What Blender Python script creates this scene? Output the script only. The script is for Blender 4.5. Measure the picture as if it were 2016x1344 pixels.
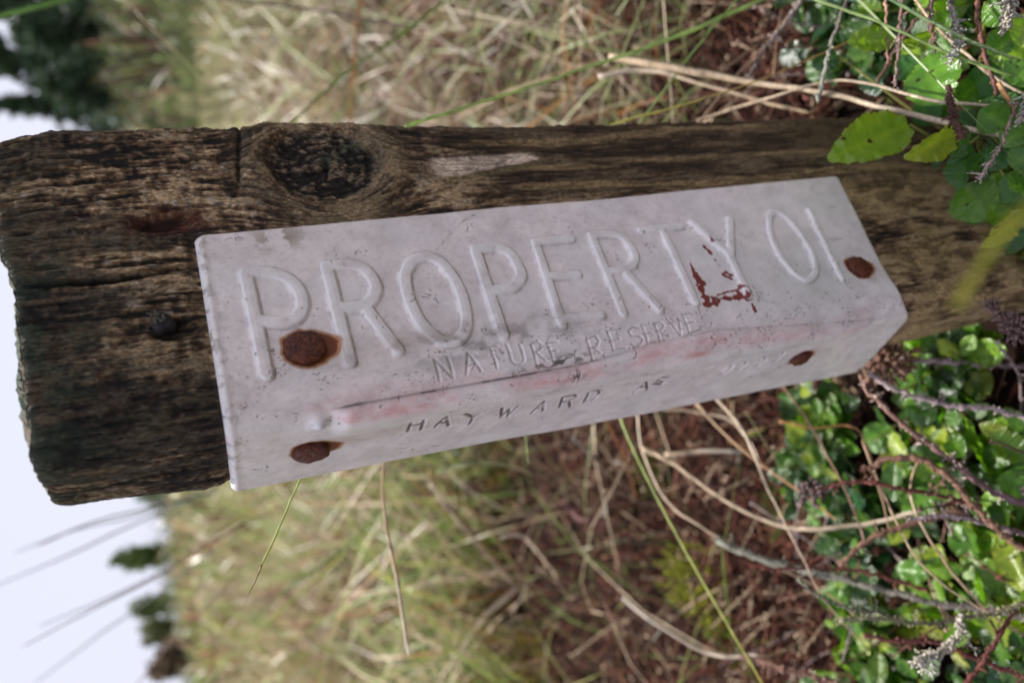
import bpy, math, random
import numpy as np
from mathutils import Vector, Matrix

for o in list(bpy.data.objects):
    bpy.data.objects.remove(o, do_unlink=True)
scene = bpy.context.scene
COL = scene.collection
random.seed(7)
RNG = np.random.default_rng(11)

# ------------------------------------------------------------------ camera (held in portrait: picture left is up)
CAM = np.array([-0.07488, -0.15320, 0.30312])
YAW, PITCH, ROLL = np.radians([28.884, 22.871, -8.668])
FPX = 1456.0
_F = np.array([math.sin(YAW) * math.cos(PITCH), math.cos(YAW) * math.cos(PITCH), -math.sin(PITCH)])
_R0 = np.array([math.cos(YAW), -math.sin(YAW), 0.0])
_U0 = np.cross(_R0, _F)
_R = math.cos(ROLL) * _R0 + math.sin(ROLL) * _U0
_U = -math.sin(ROLL) * _R0 + math.cos(ROLL) * _U0
cam_data = bpy.data.cameras.new('camera')
cam = bpy.data.objects.new('camera', cam_data)
COL.objects.link(cam)
_x, _y, _z = -_U, _R, -_F
cam.matrix_world = Matrix(((_x[0], _y[0], _z[0], CAM[0]), (_x[1], _y[1], _z[1], CAM[1]),
                           (_x[2], _y[2], _z[2], CAM[2]), (0, 0, 0, 1)))
cam_data.sensor_fit = 'HORIZONTAL'
cam_data.sensor_width = 36.0
cam_data.lens = FPX / 2016 * 36.0
cam_data.clip_start = 0.01
cam_data.clip_end = 2000
cam_data.dof.use_dof = True
cam_data.dof.focus_distance = 0.190
cam_data.dof.aperture_fstop = 9.6
scene.camera = cam

# ------------------------------------------------------------------ sky, sun, exposure
SUN_DIR = Vector((0.36, 0.40, 0.86)).normalized()          # towards the sun: behind the post, high
sun_el = math.asin(SUN_DIR.z)
sun_rot = math.atan2(SUN_DIR.x, SUN_DIR.y)
world = bpy.data.worlds.new('World')
scene.world = world
world.use_nodes = True
wn = world.node_tree
wn.nodes.clear()
wo = wn.nodes.new('ShaderNodeOutputWorld')
wb = wn.nodes.new('ShaderNodeBackground')
sk = wn.nodes.new('ShaderNodeTexSky')
sk.sky_type = 'NISHITA'
sk.sun_disc = False
sk.sun_elevation = sun_el
sk.sun_rotation = sun_rot
sk.altitude = 0
sk.air_density = 1.0
sk.dust_density = 2.0
sk.ozone_density = 1.0
hs = wn.nodes.new('ShaderNodeHueSaturation')
hs.inputs['Saturation'].default_value = 0.45
wn.links.new(sk.outputs[0], hs.inputs['Color'])
mxs = wn.nodes.new('ShaderNodeMix')                        # thin white overcast in front of the blue
mxs.data_type = 'RGBA'
mxs.inputs[0].default_value = 0.88
wn.links.new(hs.outputs[0], mxs.inputs[6])
mxs.inputs[7].default_value = (5.5, 5.6, 6.7, 1)
wn.links.new(mxs.outputs[2], wb.inputs['Color'])
wb.inputs['Strength'].default_value = 0.10
wn.links.new(wb.outputs[0], wo.inputs['Surface'])
sun_l = bpy.data.lights.new('sun', 'SUN')
sun_l.energy = 5.0
sun_l.angle = math.radians(2.5)
sun_l.color = (1.0, 0.95, 0.88)
sun = bpy.data.objects.new('sun', sun_l)
sun.rotation_euler = SUN_DIR.to_track_quat('Z', 'Y').to_euler()
sun.location = (0.5, 1.0, 2.0)
COL.objects.link(sun)
vs = scene.view_settings
scene.display_settings.display_device = 'sRGB'
vs.view_transform = 'Standard'
vs.look = 'None'
vs.exposure = 0.60
vs.gamma = 1.0
vs.use_curve_mapping = False
scene.cycles.max_bounces = 8
scene.cycles.transparent_max_bounces = 8
scene.cycles.use_denoising = True
scene.cycles.sample_clamp_indirect = 3
scene.cycles.sample_clamp_direct = 14
scene.cycles.denoising_input_passes = 'RGB'


# ------------------------------------------------------------------ helpers
def ray(px, py):
    return _F + (1344 - py - 672) / FPX * _R + (1008 - px) / FPX * _U


def at(px, py, d):
    """the point at forward distance d (metres) seen at photo position px, py"""
    return CAM + d * ray(px, py)


def on_front(px, py, y=0.0):
    r = ray(px, py)
    return CAM + (y - CAM[1]) / r[1] * r


def on_ground(px, py, z=0.0):
    r = ray(px, py)
    return CAM + (z - CAM[2]) / r[2] * r


def project(P):
    d = P - CAM
    w = d @ _F
    return np.stack([1008 - FPX * (d @ _U) / w, 672 - FPX * (d @ _R) / w], -1)


def hash2(i, j, seed):
    h = (i.astype(np.int64) * 374761393 + j.astype(np.int64) * 668265263 + seed * 974634777) & 0x7fffffff
    h = ((h ^ (h >> 13)) * 1274126177) & 0x7fffffff
    h = h ^ (h >> 16)
    return (h & 0xffff) / 65535.0


def vnoise(x, y, seed=0):
    xi, yi = np.floor(x), np.floor(y)
    fx, fy = x - xi, y - yi
    fx = fx * fx * (3 - 2 * fx)
    fy = fy * fy * (3 - 2 * fy)
    a, b = hash2(xi, yi, seed), hash2(xi + 1, yi, seed)
    c, d = hash2(xi, yi + 1, seed), hash2(xi + 1, yi + 1, seed)
    return (a * (1 - fx) + b * fx) * (1 - fy) + (c * (1 - fx) + d * fx) * fy


def fbm(x, y, seed=0, oct=4, gain=0.5):
    s = np.zeros(np.broadcast(x, y).shape)
    amp, tot = 1.0, 0.0
    for k in range(oct):
        s += amp * vnoise(x * 2 ** k + 17.3 * k, y * 2 ** k - 9.1 * k, seed + k)
        tot += amp
        amp *= gain
    return s / tot


def sstep(a, b, x):
    t = np.clip((x - a) / (b - a), 0, 1)
    return t * t * (3 - 2 * t)


def mixc(c, col, m):
    return c * (1 - m[..., None]) + np.asarray(col) * m[..., None]


def new_mesh(name, V, F, col=None, smooth=True, normals=None, attrs=None):
    """V (n,3), F (m,k) with one k -> mesh, made with foreach_set"""
    V = np.ascontiguousarray(V, dtype=np.float32)
    F = np.ascontiguousarray(F, dtype=np.int32)
    me = bpy.data.meshes.new(name)
    me.vertices.add(len(V))
    me.vertices.foreach_set('co', V.ravel())
    k = F.shape[1]
    me.loops.add(F.size)
    me.loops.foreach_set('vertex_index', F.ravel())
    me.polygons.add(len(F))
    me.polygons.foreach_set('loop_start', np.arange(0, F.size, k, dtype=np.int32))
    me.update(calc_edges=True)
    me.polygons.foreach_set('use_smooth', np.full(len(F), smooth, dtype=bool))
    if col is not None:
        a = me.color_attributes.new('Col', 'FLOAT_COLOR', 'POINT')
        c4 = np.ones((len(V), 4), dtype=np.float32)
        c4[:, :3] = col
        a.data.foreach_set('color', c4.ravel())
    for k_, v_ in (attrs or {}).items():
        a = me.attributes.new(k_, 'FLOAT', 'POINT')
        a.data.foreach_set('value', np.ascontiguousarray(v_, dtype=np.float32))
    me.validate()
    if normals is not None:
        me.normals_split_custom_set_from_vertices(np.asarray(normals, dtype=np.float32).tolist())
    me.update()
    return me


def obj(name, me, mat=None, parent=None, loc=None):
    o = bpy.data.objects.new(name, me)
    COL.objects.link(o)
    if mat is not None and me is not None and len(me.materials) == 0:
        me.materials.append(mat)
    if parent is not None:
        o.parent = parent
    if loc is not None:
        o.location = loc
    return o


def tag(o, label=None, cat=None, group=None, kind=None):
    if label: o['label'] = label
    if cat: o['category'] = cat
    if group: o['group'] = group
    if kind: o['kind'] = kind
    return o


def grid_faces(nr, nc, wrap=False):
    r = np.arange(nr - 1)[:, None]
    c = np.arange(nc if wrap else nc - 1)[None, :]
    c2 = (c + 1) % nc
    return np.stack([r * nc + c, (r + 1) * nc + c, (r + 1) * nc + c2, r * nc + c2], -1).reshape(-1, 4)


# ------------------------------------------------------------------ materials
def mat_new(name):
    m = bpy.data.materials.new(name)
    m.use_nodes = True
    nt = m.node_tree
    nt.nodes.clear()
    out = nt.nodes.new('ShaderNodeOutputMaterial')
    return m, nt, out


def N(nt, typ, **kw):
    n = nt.nodes.new(typ)
    for k, v in kw.items():
        if k.startswith('i_'):
            n.inputs[k[2:].replace('_', ' ')].default_value = v
        else:
            setattr(n, k, v)
    return n


def noise(nt, vec, scale, detail=4, rough=0.6):
    n = N(nt, 'ShaderNodeTexNoise')
    n.inputs['Scale'].default_value = scale
    n.inputs['Detail'].default_value = detail
    n.inputs['Roughness'].default_value = rough
    if vec is not None:
        nt.links.new(vec, n.inputs['Vector'])
    return n


def ramp(nt, fac, stops):
    r = N(nt, 'ShaderNodeValToRGB')
    e = r.color_ramp.elements
    while len(e) < len(stops):
        e.new(0.5)
    for k, (p, c) in enumerate(stops):
        e[k].position = p
        e[k].color = (c[0], c[1], c[2], 1) if hasattr(c, '__len__') else (c, c, c, 1)
    nt.links.new(fac, r.inputs['Fac'])
    return r


def mixrgb(nt, typ, fac, a, b):
    m = N(nt, 'ShaderNodeMix', data_type='RGBA', blend_type=typ)
    for s, v in ((m.inputs[0], fac), (m.inputs[6], a), (m.inputs[7], b)):
        if hasattr(v, 'links') or isinstance(v, bpy.types.NodeSocket):
            nt.links.new(v, s)
        else:
            s.default_value = v if not hasattr(v, '__len__') else (*v[:3], 1)
    return m.outputs[2]


def scaled(nt, sc):
    tc = N(nt, 'ShaderNodeTexCoord')
    mp = N(nt, 'ShaderNodeMapping')
    mp.inputs['Scale'].default_value = sc
    nt.links.new(tc.outputs['Object'], mp.inputs['Vector'])
    return mp.outputs[0]


def m_wood():
    m, nt, out = mat_new('weathered_wood')
    L = nt.links.new
    p = N(nt, 'ShaderNodeBsdfPrincipled')
    a = N(nt, 'ShaderNodeAttribute', attribute_name='Col')
    v1 = scaled(nt, (1, 1, 0.26))
    n1 = noise(nt, v1, 2300, 7, 0.78)
    r1 = ramp(nt, n1.outputs[0], [(0.36, 0.22), (0.5, 0.95), (0.63, 2.0)])
    v2 = scaled(nt, (1, 1, 1))
    n2 = noise(nt, v2, 2600, 3, 0.6)
    r2 = ramp(nt, n2.outputs[0], [(0.3, 0.8), (0.7, 1.2)])
    c = mixrgb(nt, 'MULTIPLY', 1.0, a.outputs[0], r1.outputs[0])
    c = mixrgb(nt, 'MULTIPLY', 1.0, c, r2.outputs[0])
    L(c, p.inputs['Base Color'])
    p.inputs['Roughness'].default_value = 0.8
    p.inputs['Specular IOR Level'].default_value = 0.35
    b = N(nt, 'ShaderNodeBump')
    b.inputs['Strength'].default_value = 1.0
    b.inputs['Distance'].default_value = 0.0006
    L(n1.outputs[0], b.inputs['Height'])
    L(b.outputs[0], p.inputs['Normal'])
    L(p.outputs[0], out.inputs[0])
    return m


def m_sign():
    m, nt, out = mat_new('worn_white_sheet')
    L = nt.links.new
    p = N(nt, 'ShaderNodeBsdfPrincipled')
    a = N(nt, 'ShaderNodeAttribute', attribute_name='Col')
    v = scaled(nt, (1, 1, 1))
    n0 = noise(nt, v, 140, 6, 0.65)
    r0 = ramp(nt, n0.outputs[0], [(0.3, 0.84), (0.55, 1.0), (0.75, 1.08)])
    n1 = noise(nt, v, 900, 4, 0.7)
    r1 = ramp(nt, n1.outputs[0], [(0.28, 0.78), (0.42, 1.0), (0.7, 1.05)])
    c = mixrgb(nt, 'MULTIPLY', 1.0, a.outputs[0], r0.outputs[0])
    c = mixrgb(nt, 'MULTIPLY', 0.8, c, r1.outputs[0])
    L(c, p.inputs['Base Color'])
    p.inputs['Metallic'].default_value = 0.0
    ra = N(nt, 'ShaderNodeAttribute', attribute_name='Rough')
    rr = N(nt, 'ShaderNodeMath', operation='MULTIPLY_ADD')
    L(n0.outputs[0], rr.inputs[0]); rr.inputs[1].default_value = 0.22
    L(ra.outputs['Fac'], rr.inputs[2])
    L(rr.outputs[0], p.inputs['Roughness'])
    p.inputs['Specular IOR Level'].default_value = 0.5
    b = N(nt, 'ShaderNodeBump')
    b.inputs['Strength'].default_value = 0.25
    b.inputs['Distance'].default_value = 0.0002
    n2 = noise(nt, v, 420, 5, 0.6)
    L(n2.outputs[0], b.inputs['Height'])
    L(b.outputs[0], p.inputs['Normal'])
    L(p.outputs[0], out.inputs[0])
    return m


def m_rust():
    m, nt, out = mat_new('rust')
    L = nt.links.new
    p = N(nt, 'ShaderNodeBsdfPrincipled')
    v = scaled(nt, (1, 1, 1))
    n = noise(nt, v, 1100, 5, 0.7)
    r = ramp(nt, n.outputs[0], [(0.3, (0.018, 0.005, 0.003)), (0.48, (0.080, 0.017, 0.007)), (0.62, (0.18, 0.040, 0.010)), (0.78, (0.32, 0.09, 0.02))])
    L(r.outputs[0], p.inputs['Base Color'])
    p.inputs['Roughness'].default_value = 0.6
    b = N(nt, 'ShaderNodeBump')
    b.inputs['Strength'].default_value = 1.0
    b.inputs['Distance'].default_value = 0.0005
    L(n.outputs[0], b.inputs['Height'])
    L(b.outputs[0], p.inputs['Normal'])
    L(p.outputs[0], out.inputs[0])
    return m


def m_leaf():
    """Col on the mesh carries midrib and rim, the object's own colour carries the leaf's hue"""
    m, nt, out = mat_new('glossy_leaf')
    L = nt.links.new
    p = N(nt, 'ShaderNodeBsdfPrincipled')
    oi = N(nt, 'ShaderNodeObjectInfo')
    a = N(nt, 'ShaderNodeAttribute', attribute_name='Col')
    tc = N(nt, 'ShaderNodeTexCoord')
    ad = N(nt, 'ShaderNodeVectorMath', operation='ADD')
    sc = N(nt, 'ShaderNodeVectorMath', operation='SCALE')
    cx = N(nt, 'ShaderNodeCombineXYZ')
    L(oi.outputs['Random'], cx.inputs[0]); L(oi.outputs['Random'], cx.inputs[1])
    sc.inputs['Scale'].default_value = 37.0
    L(cx.outputs[0], sc.inputs[0])
    L(tc.outputs['Object'], ad.inputs[0]); L(sc.outputs[0], ad.inputs[1])
    n1 = noise(nt, ad.outputs[0], 3.2, 3, 0.6)
    r1 = ramp(nt, n1.outputs[0], [(0.3, (0.72, 0.80, 0.75)), (0.55, (1, 1, 1)), (0.75, (1.35, 1.2, 0.9))])
    vo = N(nt, 'ShaderNodeTexVoronoi')
    vo.inputs['Scale'].default_value = 5.5
    nd = noise(nt, ad.outputs[0], 14, 2, 0.5)
    dv_ = N(nt, 'ShaderNodeVectorMath', operation='MULTIPLY_ADD')
    dv_.inputs[1].default_value = (0.06, 0.06, 0.06)
    L(nd.outputs['Color'], dv_.inputs[0]); L(ad.outputs[0], dv_.inputs[2])
    L(dv_.outputs[0], vo.inputs['Vector'])
    sp1 = ramp(nt, vo.outputs['Distance'], [(0.15, 1.0), (0.20, 0.0)])
    sx = N(nt, 'ShaderNodeSeparateColor')
    L(vo.outputs['Color'], sx.inputs[0])
    sp2 = ramp(nt, sx.outputs[0], [(0.52, 0.0), (0.54, 0.92)])
    r2 = N(nt, 'ShaderNodeMath', operation='MULTIPLY')
    L(sp1.outputs[0], r2.inputs[0]); L(sp2.outputs[0], r2.inputs[1])
    c = mixrgb(nt, 'MULTIPLY', 1.0, oi.outputs['Color'], a.outputs[0])
    c = mixrgb(nt, 'MULTIPLY', 1.0, c, r1.outputs[0])
    c = mixrgb(nt, 'MIX', r2.outputs[0], c, (0.045, 0.012, 0.008))
    L(c, p.inputs['Base Color'])
    p.inputs['Roughness'].default_value = 0.21
    p.inputs['Specular IOR Level'].default_value = 0.55
    n3 = noise(nt, ad.outputs[0], 22, 3, 0.6)
    b = N(nt, 'ShaderNodeBump')
    b.inputs['Strength'].default_value = 0.35
    b.inputs['Distance'].default_value = 0.0006
    L(n3.outputs[0], b.inputs['Height'])
    L(b.outputs[0], p.inputs['Normal'])
    t = N(nt, 'ShaderNodeBsdfTranslucent')
    tcol = mixrgb(nt, 'MULTIPLY', 1.0, c, (1.7, 2.1, 0.5))
    L(tcol, t.inputs['Color'])
    mx = N(nt, 'ShaderNodeMixShader')
    mx.inputs[0].default_value = 0.36
    L(p.outputs[0], mx.inputs[1]); L(t.outputs[0], mx.inputs[2])
    L(mx.outputs[0], out.inputs[0])
    return m


def m_stem(name, rough=0.55, spec=0.4, trans=0.0, usecolor=True, nscale=500, stretch=0.2, lo=0.6, hi=1.35):
    m, nt, out = mat_new(name)
    L = nt.links.new
    p = N(nt, 'ShaderNodeBsdfPrincipled')
    a = N(nt, 'ShaderNodeAttribute', attribute_name='Col')
    v = scaled(nt, (1, 1, 1))
    n = noise(nt, v, nscale, 4, 0.65)
    r = ramp(nt, n.outputs[0], [(0.3, lo), (0.5, 1.0), (0.7, hi)])
    c = mixrgb(nt, 'MULTIPLY', 1.0, a.outputs[0], r.outputs[0])
    L(c, p.inputs['Base Color'])
    p.inputs['Roughness'].default_value = rough
    p.inputs['Specular IOR Level'].default_value = spec
    if trans > 0:
        t = N(nt, 'ShaderNodeBsdfTranslucent')
        L(c, t.inputs['Color'])
        mx = N(nt, 'ShaderNodeMixShader')
        mx.inputs[0].default_value = trans
        L(p.outputs[0], mx.inputs[1]); L(t.outputs[0], mx.inputs[2])
        L(mx.outputs[0], out.inputs[0])
    else:
        L(p.outputs[0], out.inputs[0])
    return m


def m_ground():
    m, nt, out = mat_new('peaty_ground')
    L = nt.links.new
    p = N(nt, 'ShaderNodeBsdfPrincipled')
    v = scaled(nt, (1, 1, 1))
    n1 = noise(nt, v, 60, 6, 0.7)
    r1 = ramp(nt, n1.outputs[0], [(0.3, (0.004, 0.003, 0.002)), (0.5, (0.014, 0.007, 0.005)), (0.7, (0.04, 0.018, 0.011))])
    n2 = noise(nt, v, 1.3, 4, 0.6)
    r2 = ramp(nt, n2.outputs[0], [(0.35, (0.13, 0.10, 0.055)), (0.55, (0.16, 0.15, 0.075)), (0.75, (0.26, 0.21, 0.13))])
    ge = N(nt, 'ShaderNodeAttribute', attribute_name='Far')
    c = mixrgb(nt, 'MIX', ge.outputs['Fac'], r1.outputs[0], r2.outputs[0])
    L(c, p.inputs['Base Color'])
    p.inputs['Roughness'].default_value = 0.95
    p.inputs['Specular IOR Level'].default_value = 0.1
    b = N(nt, 'ShaderNodeBump')
    b.inputs['Strength'].default_value = 1.0
    b.inputs['Distance'].default_value = 0.004
    L(n1.outputs[0], b.inputs['Height'])
    L(b.outputs[0], p.inputs['Normal'])
    L(p.outputs[0], out.inputs[0])
    return m


WOOD, SIGN, RUST, LEAF = m_wood(), m_sign(), m_rust(), m_leaf()
STRAW = m_stem('dry_straw', 0.45, 0.5, 0.15, nscale=900)
BLADE = m_stem('green_blade', 0.35, 0.5, 0.45, nscale=900, lo=0.8, hi=1.2)
TWIG = m_stem('heather_bark', 0.7, 0.35, 0.0, nscale=1400, lo=0.45, hi=1.7)
GRASS = m_stem('grass_blades', 0.38, 0.5, 0.45, nscale=30, lo=0.8, hi=1.25)
LITTER = m_stem('dead_litter', 0.7, 0.3, 0.1, nscale=400)
MOSS = m_stem('moss', 0.7, 0.3, 0.4, nscale=600)
CROWN = m_stem('far_foliage', 0.6, 0.3, 0.25, nscale=3)
BARK = m_stem('far_bark', 0.9, 0.2, 0.0, nscale=6)
GROUND = m_ground()


# ------------------------------------------------------------------ ground
def ground_z(x, y):
    r = np.hypot(x + 0.05, y)
    az = np.arctan2(x, y)                                    # 0 = straight behind the post
    sl = 0.057 - 0.031 * sstep(0.25, 0.80, az)
    z = sl * np.maximum(np.minimum(r, 32) - 0.9, 0) + 0.010 * np.maximum(r - 32, 0)
    z = z + 1.1 * (fbm(x * 0.19 + 3, y * 0.19, 15, 3) - 0.5) * sstep(6, 16, r)
    z = z + 0.015 * (vnoise(x * 4.2, y * 4.2, 5) - 0.5) * sstep(0.12, 0.5, r) + 0.11 * (vnoise(x * 1.3, y * 1.3, 8) - 0.5) * sstep(0.6, 2.0, r)
    z = z + 0.006 * (vnoise(x * 28, y * 28, 9) - 0.5)
    return z - 0.006


def build_ground():
    rr = np.concatenate([[0.0], np.geomspace(0.03, 900, 230)])
    nth = 300
    th = np.linspace(0, 2 * math.pi, nth, endpoint=False)
    X = rr[:, None] * np.cos(th)[None]
    Y = rr[:, None] * np.sin(th)[None]
    Z = ground_z(X, Y)
    V = np.stack([X, Y, Z], -1).reshape(-1, 3)
    F = grid_faces(len(rr), nth, wrap=True)[:, ::-1]
    far = sstep(0.7, 2.5, np.hypot(X, Y)).ravel()
    o = obj('ground', new_mesh('ground', V, F, attrs={'Far': far}), GROUND)
    o['kind'] = 'structure'
    o['label'] = 'dark peaty ground rising into a grassy slope'


build_ground()

# ------------------------------------------------------------------ the post
W0, N0 = 0.0900, 0.0420
ZTOP, ZBOT = 0.3385, -0.03
OFF = 0.0010


def build_post():
    RL, RR, RB = 0.0092, 0.0035, 0.005
    segs = []                       # (x, y, nx, ny, u)

    def line(x0, y0, x1, y1, nx, ny, u0, u1, n):
        for k in range(n):
            t = k / n
            segs.append((x0 + (x1 - x0) * t, y0 + (y1 - y0) * t, nx, ny, u0 + (u1 - u0) * t))

    def arc(cx, cy, r, a0, a1, u0, u1, n):
        for k in range(n):
            t = k / n
            a = a0 + (a1 - a0) * t
            segs.append((cx + r * math.cos(a), cy + r * math.sin(a), math.cos(a), math.sin(a), u0 + (u1 - u0) * t))
    h = math.pi / 2
    # from back-left forwards along the narrow face, round the corner, along the wide face, then the hidden sides
    line(0, N0 - RB, 0, RL, -1, 0, -(N0 - RB), -RL, 110)
    arc(RL, RL, RL, 2 * h, 3 * h, -RL, RL, 26)
    line(RL, 0, W0 - RR, 0, 0, -1, RL, W0 - RR, 290)
    arc(W0 - RR, RR, RR, 3 * h, 4 * h, W0 - RR, W0 + RR, 16)
    line(W0, RR, W0, N0 - RB, 1, 0, W0 + RR, W0 + N0 - RB, 26)
    arc(W0 - RB, N0 - RB, RB, 0, h, W0 + N0 - RB, W0 + N0 + RB, 6)
    line(W0 - RB, N0, RB, N0, 0, 1, W0 + N0 + RB, 2 * W0 + N0, 24)
    arc(RB, N0 - RB, RB, h, 2 * h, -(N0 + RB), -(N0 - RB), 6)
    P = np.array(segs)
    nc = len(P)
    nr = 770
    zt = np.linspace(0, 1, nr) ** 1.0
    z = ZTOP + (ZBOT - ZTOP) * zt
    u = P[:, 4][None, :]
    Zg = np.repeat(z[:, None], nc, 1)
    Ug = np.repeat(u, nr, 0)
    # outline of the cut top: a little uneven
    topdip = np.interp(P[:, 0], [0, 0.006, 0.043, 0.053, 0.0862, 0.0905], [-0.0015, -0.0022, 0.0, 0.0024, 0.0042, 0.0012])
    topdip = topdip + 0.0016 * (fbm(P[:, 4] * 420, P[:, 4] * 0 + 3.3, 21, 3) - 0.5)
    Zg = Zg + topdip[None, :] * np.exp(-((ZTOP - Zg) / 0.02))
    # knot and the grain that flows round it
    uk, zk, ru, rz = 0.0738, 0.2632, 0.0140, 0.0152
    kx = (Zg - zk) / rz
    ky = (Ug - uk) / ru
    rho = np.hypot(kx, ky) + 1e-6
    rho_n = rho * (1 + 0.16 * (fbm(kx * 2 + 5, ky * 2, 31, 3) - 0.5))
    psi = ky * (1 - 1 / np.maximum(rho, 1.0) ** 2)
    fall = np.exp(-np.maximum(rho - 1, 0) / 2.2)
    Uw = Ug + (uk + ru * psi - Ug) * fall
    Uw = Uw + 0.0012 * (fbm(Ug * 60, Zg * 14, 41, 3) - 0.5)
    # grain
    Uw = Uw + 0.0005 * (fbm(Ug * 260, Zg * 90, 43, 2) - 0.5)
    g1 = fbm(Uw * 1250, Zg * 190, 3, 3, 0.62)
    g2 = fbm(Uw * 420, Zg * 60, 13, 4, 0.6)
    g3 = fbm(Uw * 2400, Zg * 300, 23, 2)
    gl = fbm(Uw * 700, Zg * 18, 33, 3, 0.6)              # long grain lines
    chk = fbm(Ug * 420, Zg * 620, 51, 3, 0.65)           # cross checks of the weathered face
    patch = fbm(Ug * 55, Zg * 26, 61, 4)
    patch2 = fbm(Ug * 120, Zg * 70, 71, 4)
    ridge = 1 - np.abs(2 * gl - 1)
    upper = sstep(0.16, 0.27, Zg)                        # the top is more weathered than the foot
    h_ = (0.0004 + 0.0005 * upper) * (g2 - 0.5) + (0.0009 * upper + 0.0002) * (g1 - 0.5) + 0.0005 * upper * (g3 - 0.5) + 0.0006 * upper * (chk - 0.5) + 0.0003 * (gl - 0.5)
    h_ -= 0.0006 * sstep(0.88, 0.98, ridge) * sstep(0.45, 0.65, patch) * (0.3 + 0.7 * upper)
    h_ += 0.0016 * (fbm(Ug * 30, Zg * 12, 81, 2) - 0.5)
    # knot: collar swells, core is sunk and rough
    core = 1 - sstep(0.86, 1.04, rho_n)
    collar = np.exp(-((rho_n - 1.28) / 0.26) ** 2)
    seam = np.exp(-((rho_n - 1.02) / 0.06) ** 2)
    krad = np.arctan2(ky, kx)
    kring = 0.5 + 0.5 * np.sin(rho_n * 34 + 5 * fbm(kx * 3, ky * 3, 92, 2))
    kfib = fbm(Ug * 2600, Zg * 900, 91, 3, 0.65)
    kcr = sstep(0.80, 0.97, 1 - np.abs(2 * fbm(krad * 2.2 + 20, rho * 0.7, 93, 3) - 1)) * sstep(0.15, 0.5, rho)
    krough = np.clip(0.66 * kfib + 0.15 * kring + 0.24 * fbm(Ug * 500, Zg * 300, 94, 3) - 0.22 * kcr, 0, 1)
    ringn = np.sin(rho_n * 26 + 3 * fbm(kx * 3, ky * 3, 95, 2))
    h_ += 0.0011 * collar - core * 0.0012 + core * 0.0020 * (krough - 0.5) - 0.0005 * seam
    kcrack = np.exp(-((ky + 0.10 + 0.10 * np.sin(kx * 5)) / 0.05) ** 2) * sstep(-0.1, 0.0, kx) * (1 - sstep(0.3, 0.45, kx)) \
        + np.exp(-((kx + 0.02 + 0.2 * ky) / 0.035) ** 2) * sstep(-0.5, -0.3, ky) * (1 - sstep(0.0, 0.15, ky))
    h_ -= 0.001 * core * kcrack
    # folds of wood above the knot
    fz = 0.2868 - 0.10 * (Ug - 0.066) - 0.0005 * np.sin(Ug * 160)
    fold = np.exp(-((Zg - fz) / 0.0005) ** 2) * sstep(0.064, 0.070, Ug) * (1 - sstep(0.094, 0.099, Ug))
    fold2 = np.exp(-((Zg - fz + 0.0030) / 0.0004) ** 2) * sstep(0.074, 0.080, Ug) * (1 - sstep(0.094, 0.099, Ug)) * 0.5
    h_ -= 0.0012 * fold + 0.0006 * fold2
    fz3 = 0.2512 - 0.30 * (Ug - 0.074)
    fold3 = np.exp(-((Zg - fz3) / 0.0012) ** 2) * sstep(0.0690, 0.0715, Ug) * (1 - sstep(0.077, 0.081, Ug))
    h_ -= 0.0009 * fold3
    # gouge with reddish wood
    gx, gy = (Zg - 0.3055) / 0.0098, (Ug - 0.0575 + 0.05 * (Zg - 0.3046)) / 0.0040
    grho = np.hypot(gx, gy) * (1 + 0.35 * (fbm(Ug * 300, Zg * 200, 99, 3) - 0.5))
    gouge = 1 - sstep(0.45, 1.05, grho)
    h_ -= 0.0032 * gouge
    # long split down from the cut top
    su = 0.0428 - 0.0012 * np.sin((Zg - 0.30) * 90) + 0.0007 * (fbm(Zg * 150, Zg * 0, 101, 3) - 0.5)
    splitd = sstep(0.298, 0.316, Zg)
    split = np.exp(-((Ug - su) / 0.00075) ** 2) * splitd
    step = sstep(-0.0006, 0.0006, Ug - su) * splitd * np.exp(-np.abs(Ug - su) / 0.008)
    h_ -= 0.0030 * split - 0.0010 * step
    # hole of the old nail
    nx_, ny_ = (Zg - 0.3075) / 0.0056, (Ug - 0.0258) / 0.0033
    nh = 1 - sstep(0.5, 1.05, np.hypot(nx_, ny_) * (1 + 0.3 * (fbm(Ug * 400, Zg * 300, 111, 2) - 0.5)))
    h_ -= 0.0020 * nh
    # splits of the narrow face
    for uu, z0, z1, dz in ((-0.016, 0.302, 0.322, 0.0010), (-0.0245, 0.296, 0.318, 0.0014), (-0.0295, 0.298, 0.309, 0.0018), (0.0045, 0.297, 0.312, 0.0008), (-0.0335, 0.294, 0.306, 0.002)):
        sp = np.exp(-((Ug - uu - 0.0008 * np.sin(Zg * 300)) / 0.0005) ** 2) * sstep(z0, z0 + 0.004, Zg) * (1 - sstep(z1 - 0.004, z1, Zg))
        h_ -= dz * sp
    # rounded rim of the cut
    depth = np.maximum(ZTOP - Zg + topdip[None, :], 0)
    rim = np.exp(-depth / 0.0008)
    h_ -= 0.0009 * rim
    # edge wear on the far right edge
    edge = np.exp(-((Ug - W0) / 0.004) ** 2)
    h_ += edge * (0.0011 * (fbm(Zg * 260, Zg * 0 + 1, 121, 4, 0.6) - 0.5) - 0.0020 * np.exp(-((Zg - 0.289) / 0.003) ** 2) * 0.4)

    under = sstep(-0.060, -0.050, Ug) * (1 - sstep(0.0560, 0.0600, Ug)) * sstep(0.066, 0.074, Zg) * (1 - sstep(0.3004, 0.3025, Zg)) * (P[:, 4] < W0)[None]
    h_ = h_ * (1 - under) + np.minimum(h_, -0.0006) * under

    # base outline, scaled with height
    Wz = np.interp(z, [-0.03, 0.05, 0.203, 0.28, 0.30, 0.3305, 0.3315, 0.345], [0.0878, 0.0879, 0.0890, 0.0912, 0.0911, 0.0908, 0.0899, 0.0855])
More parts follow.
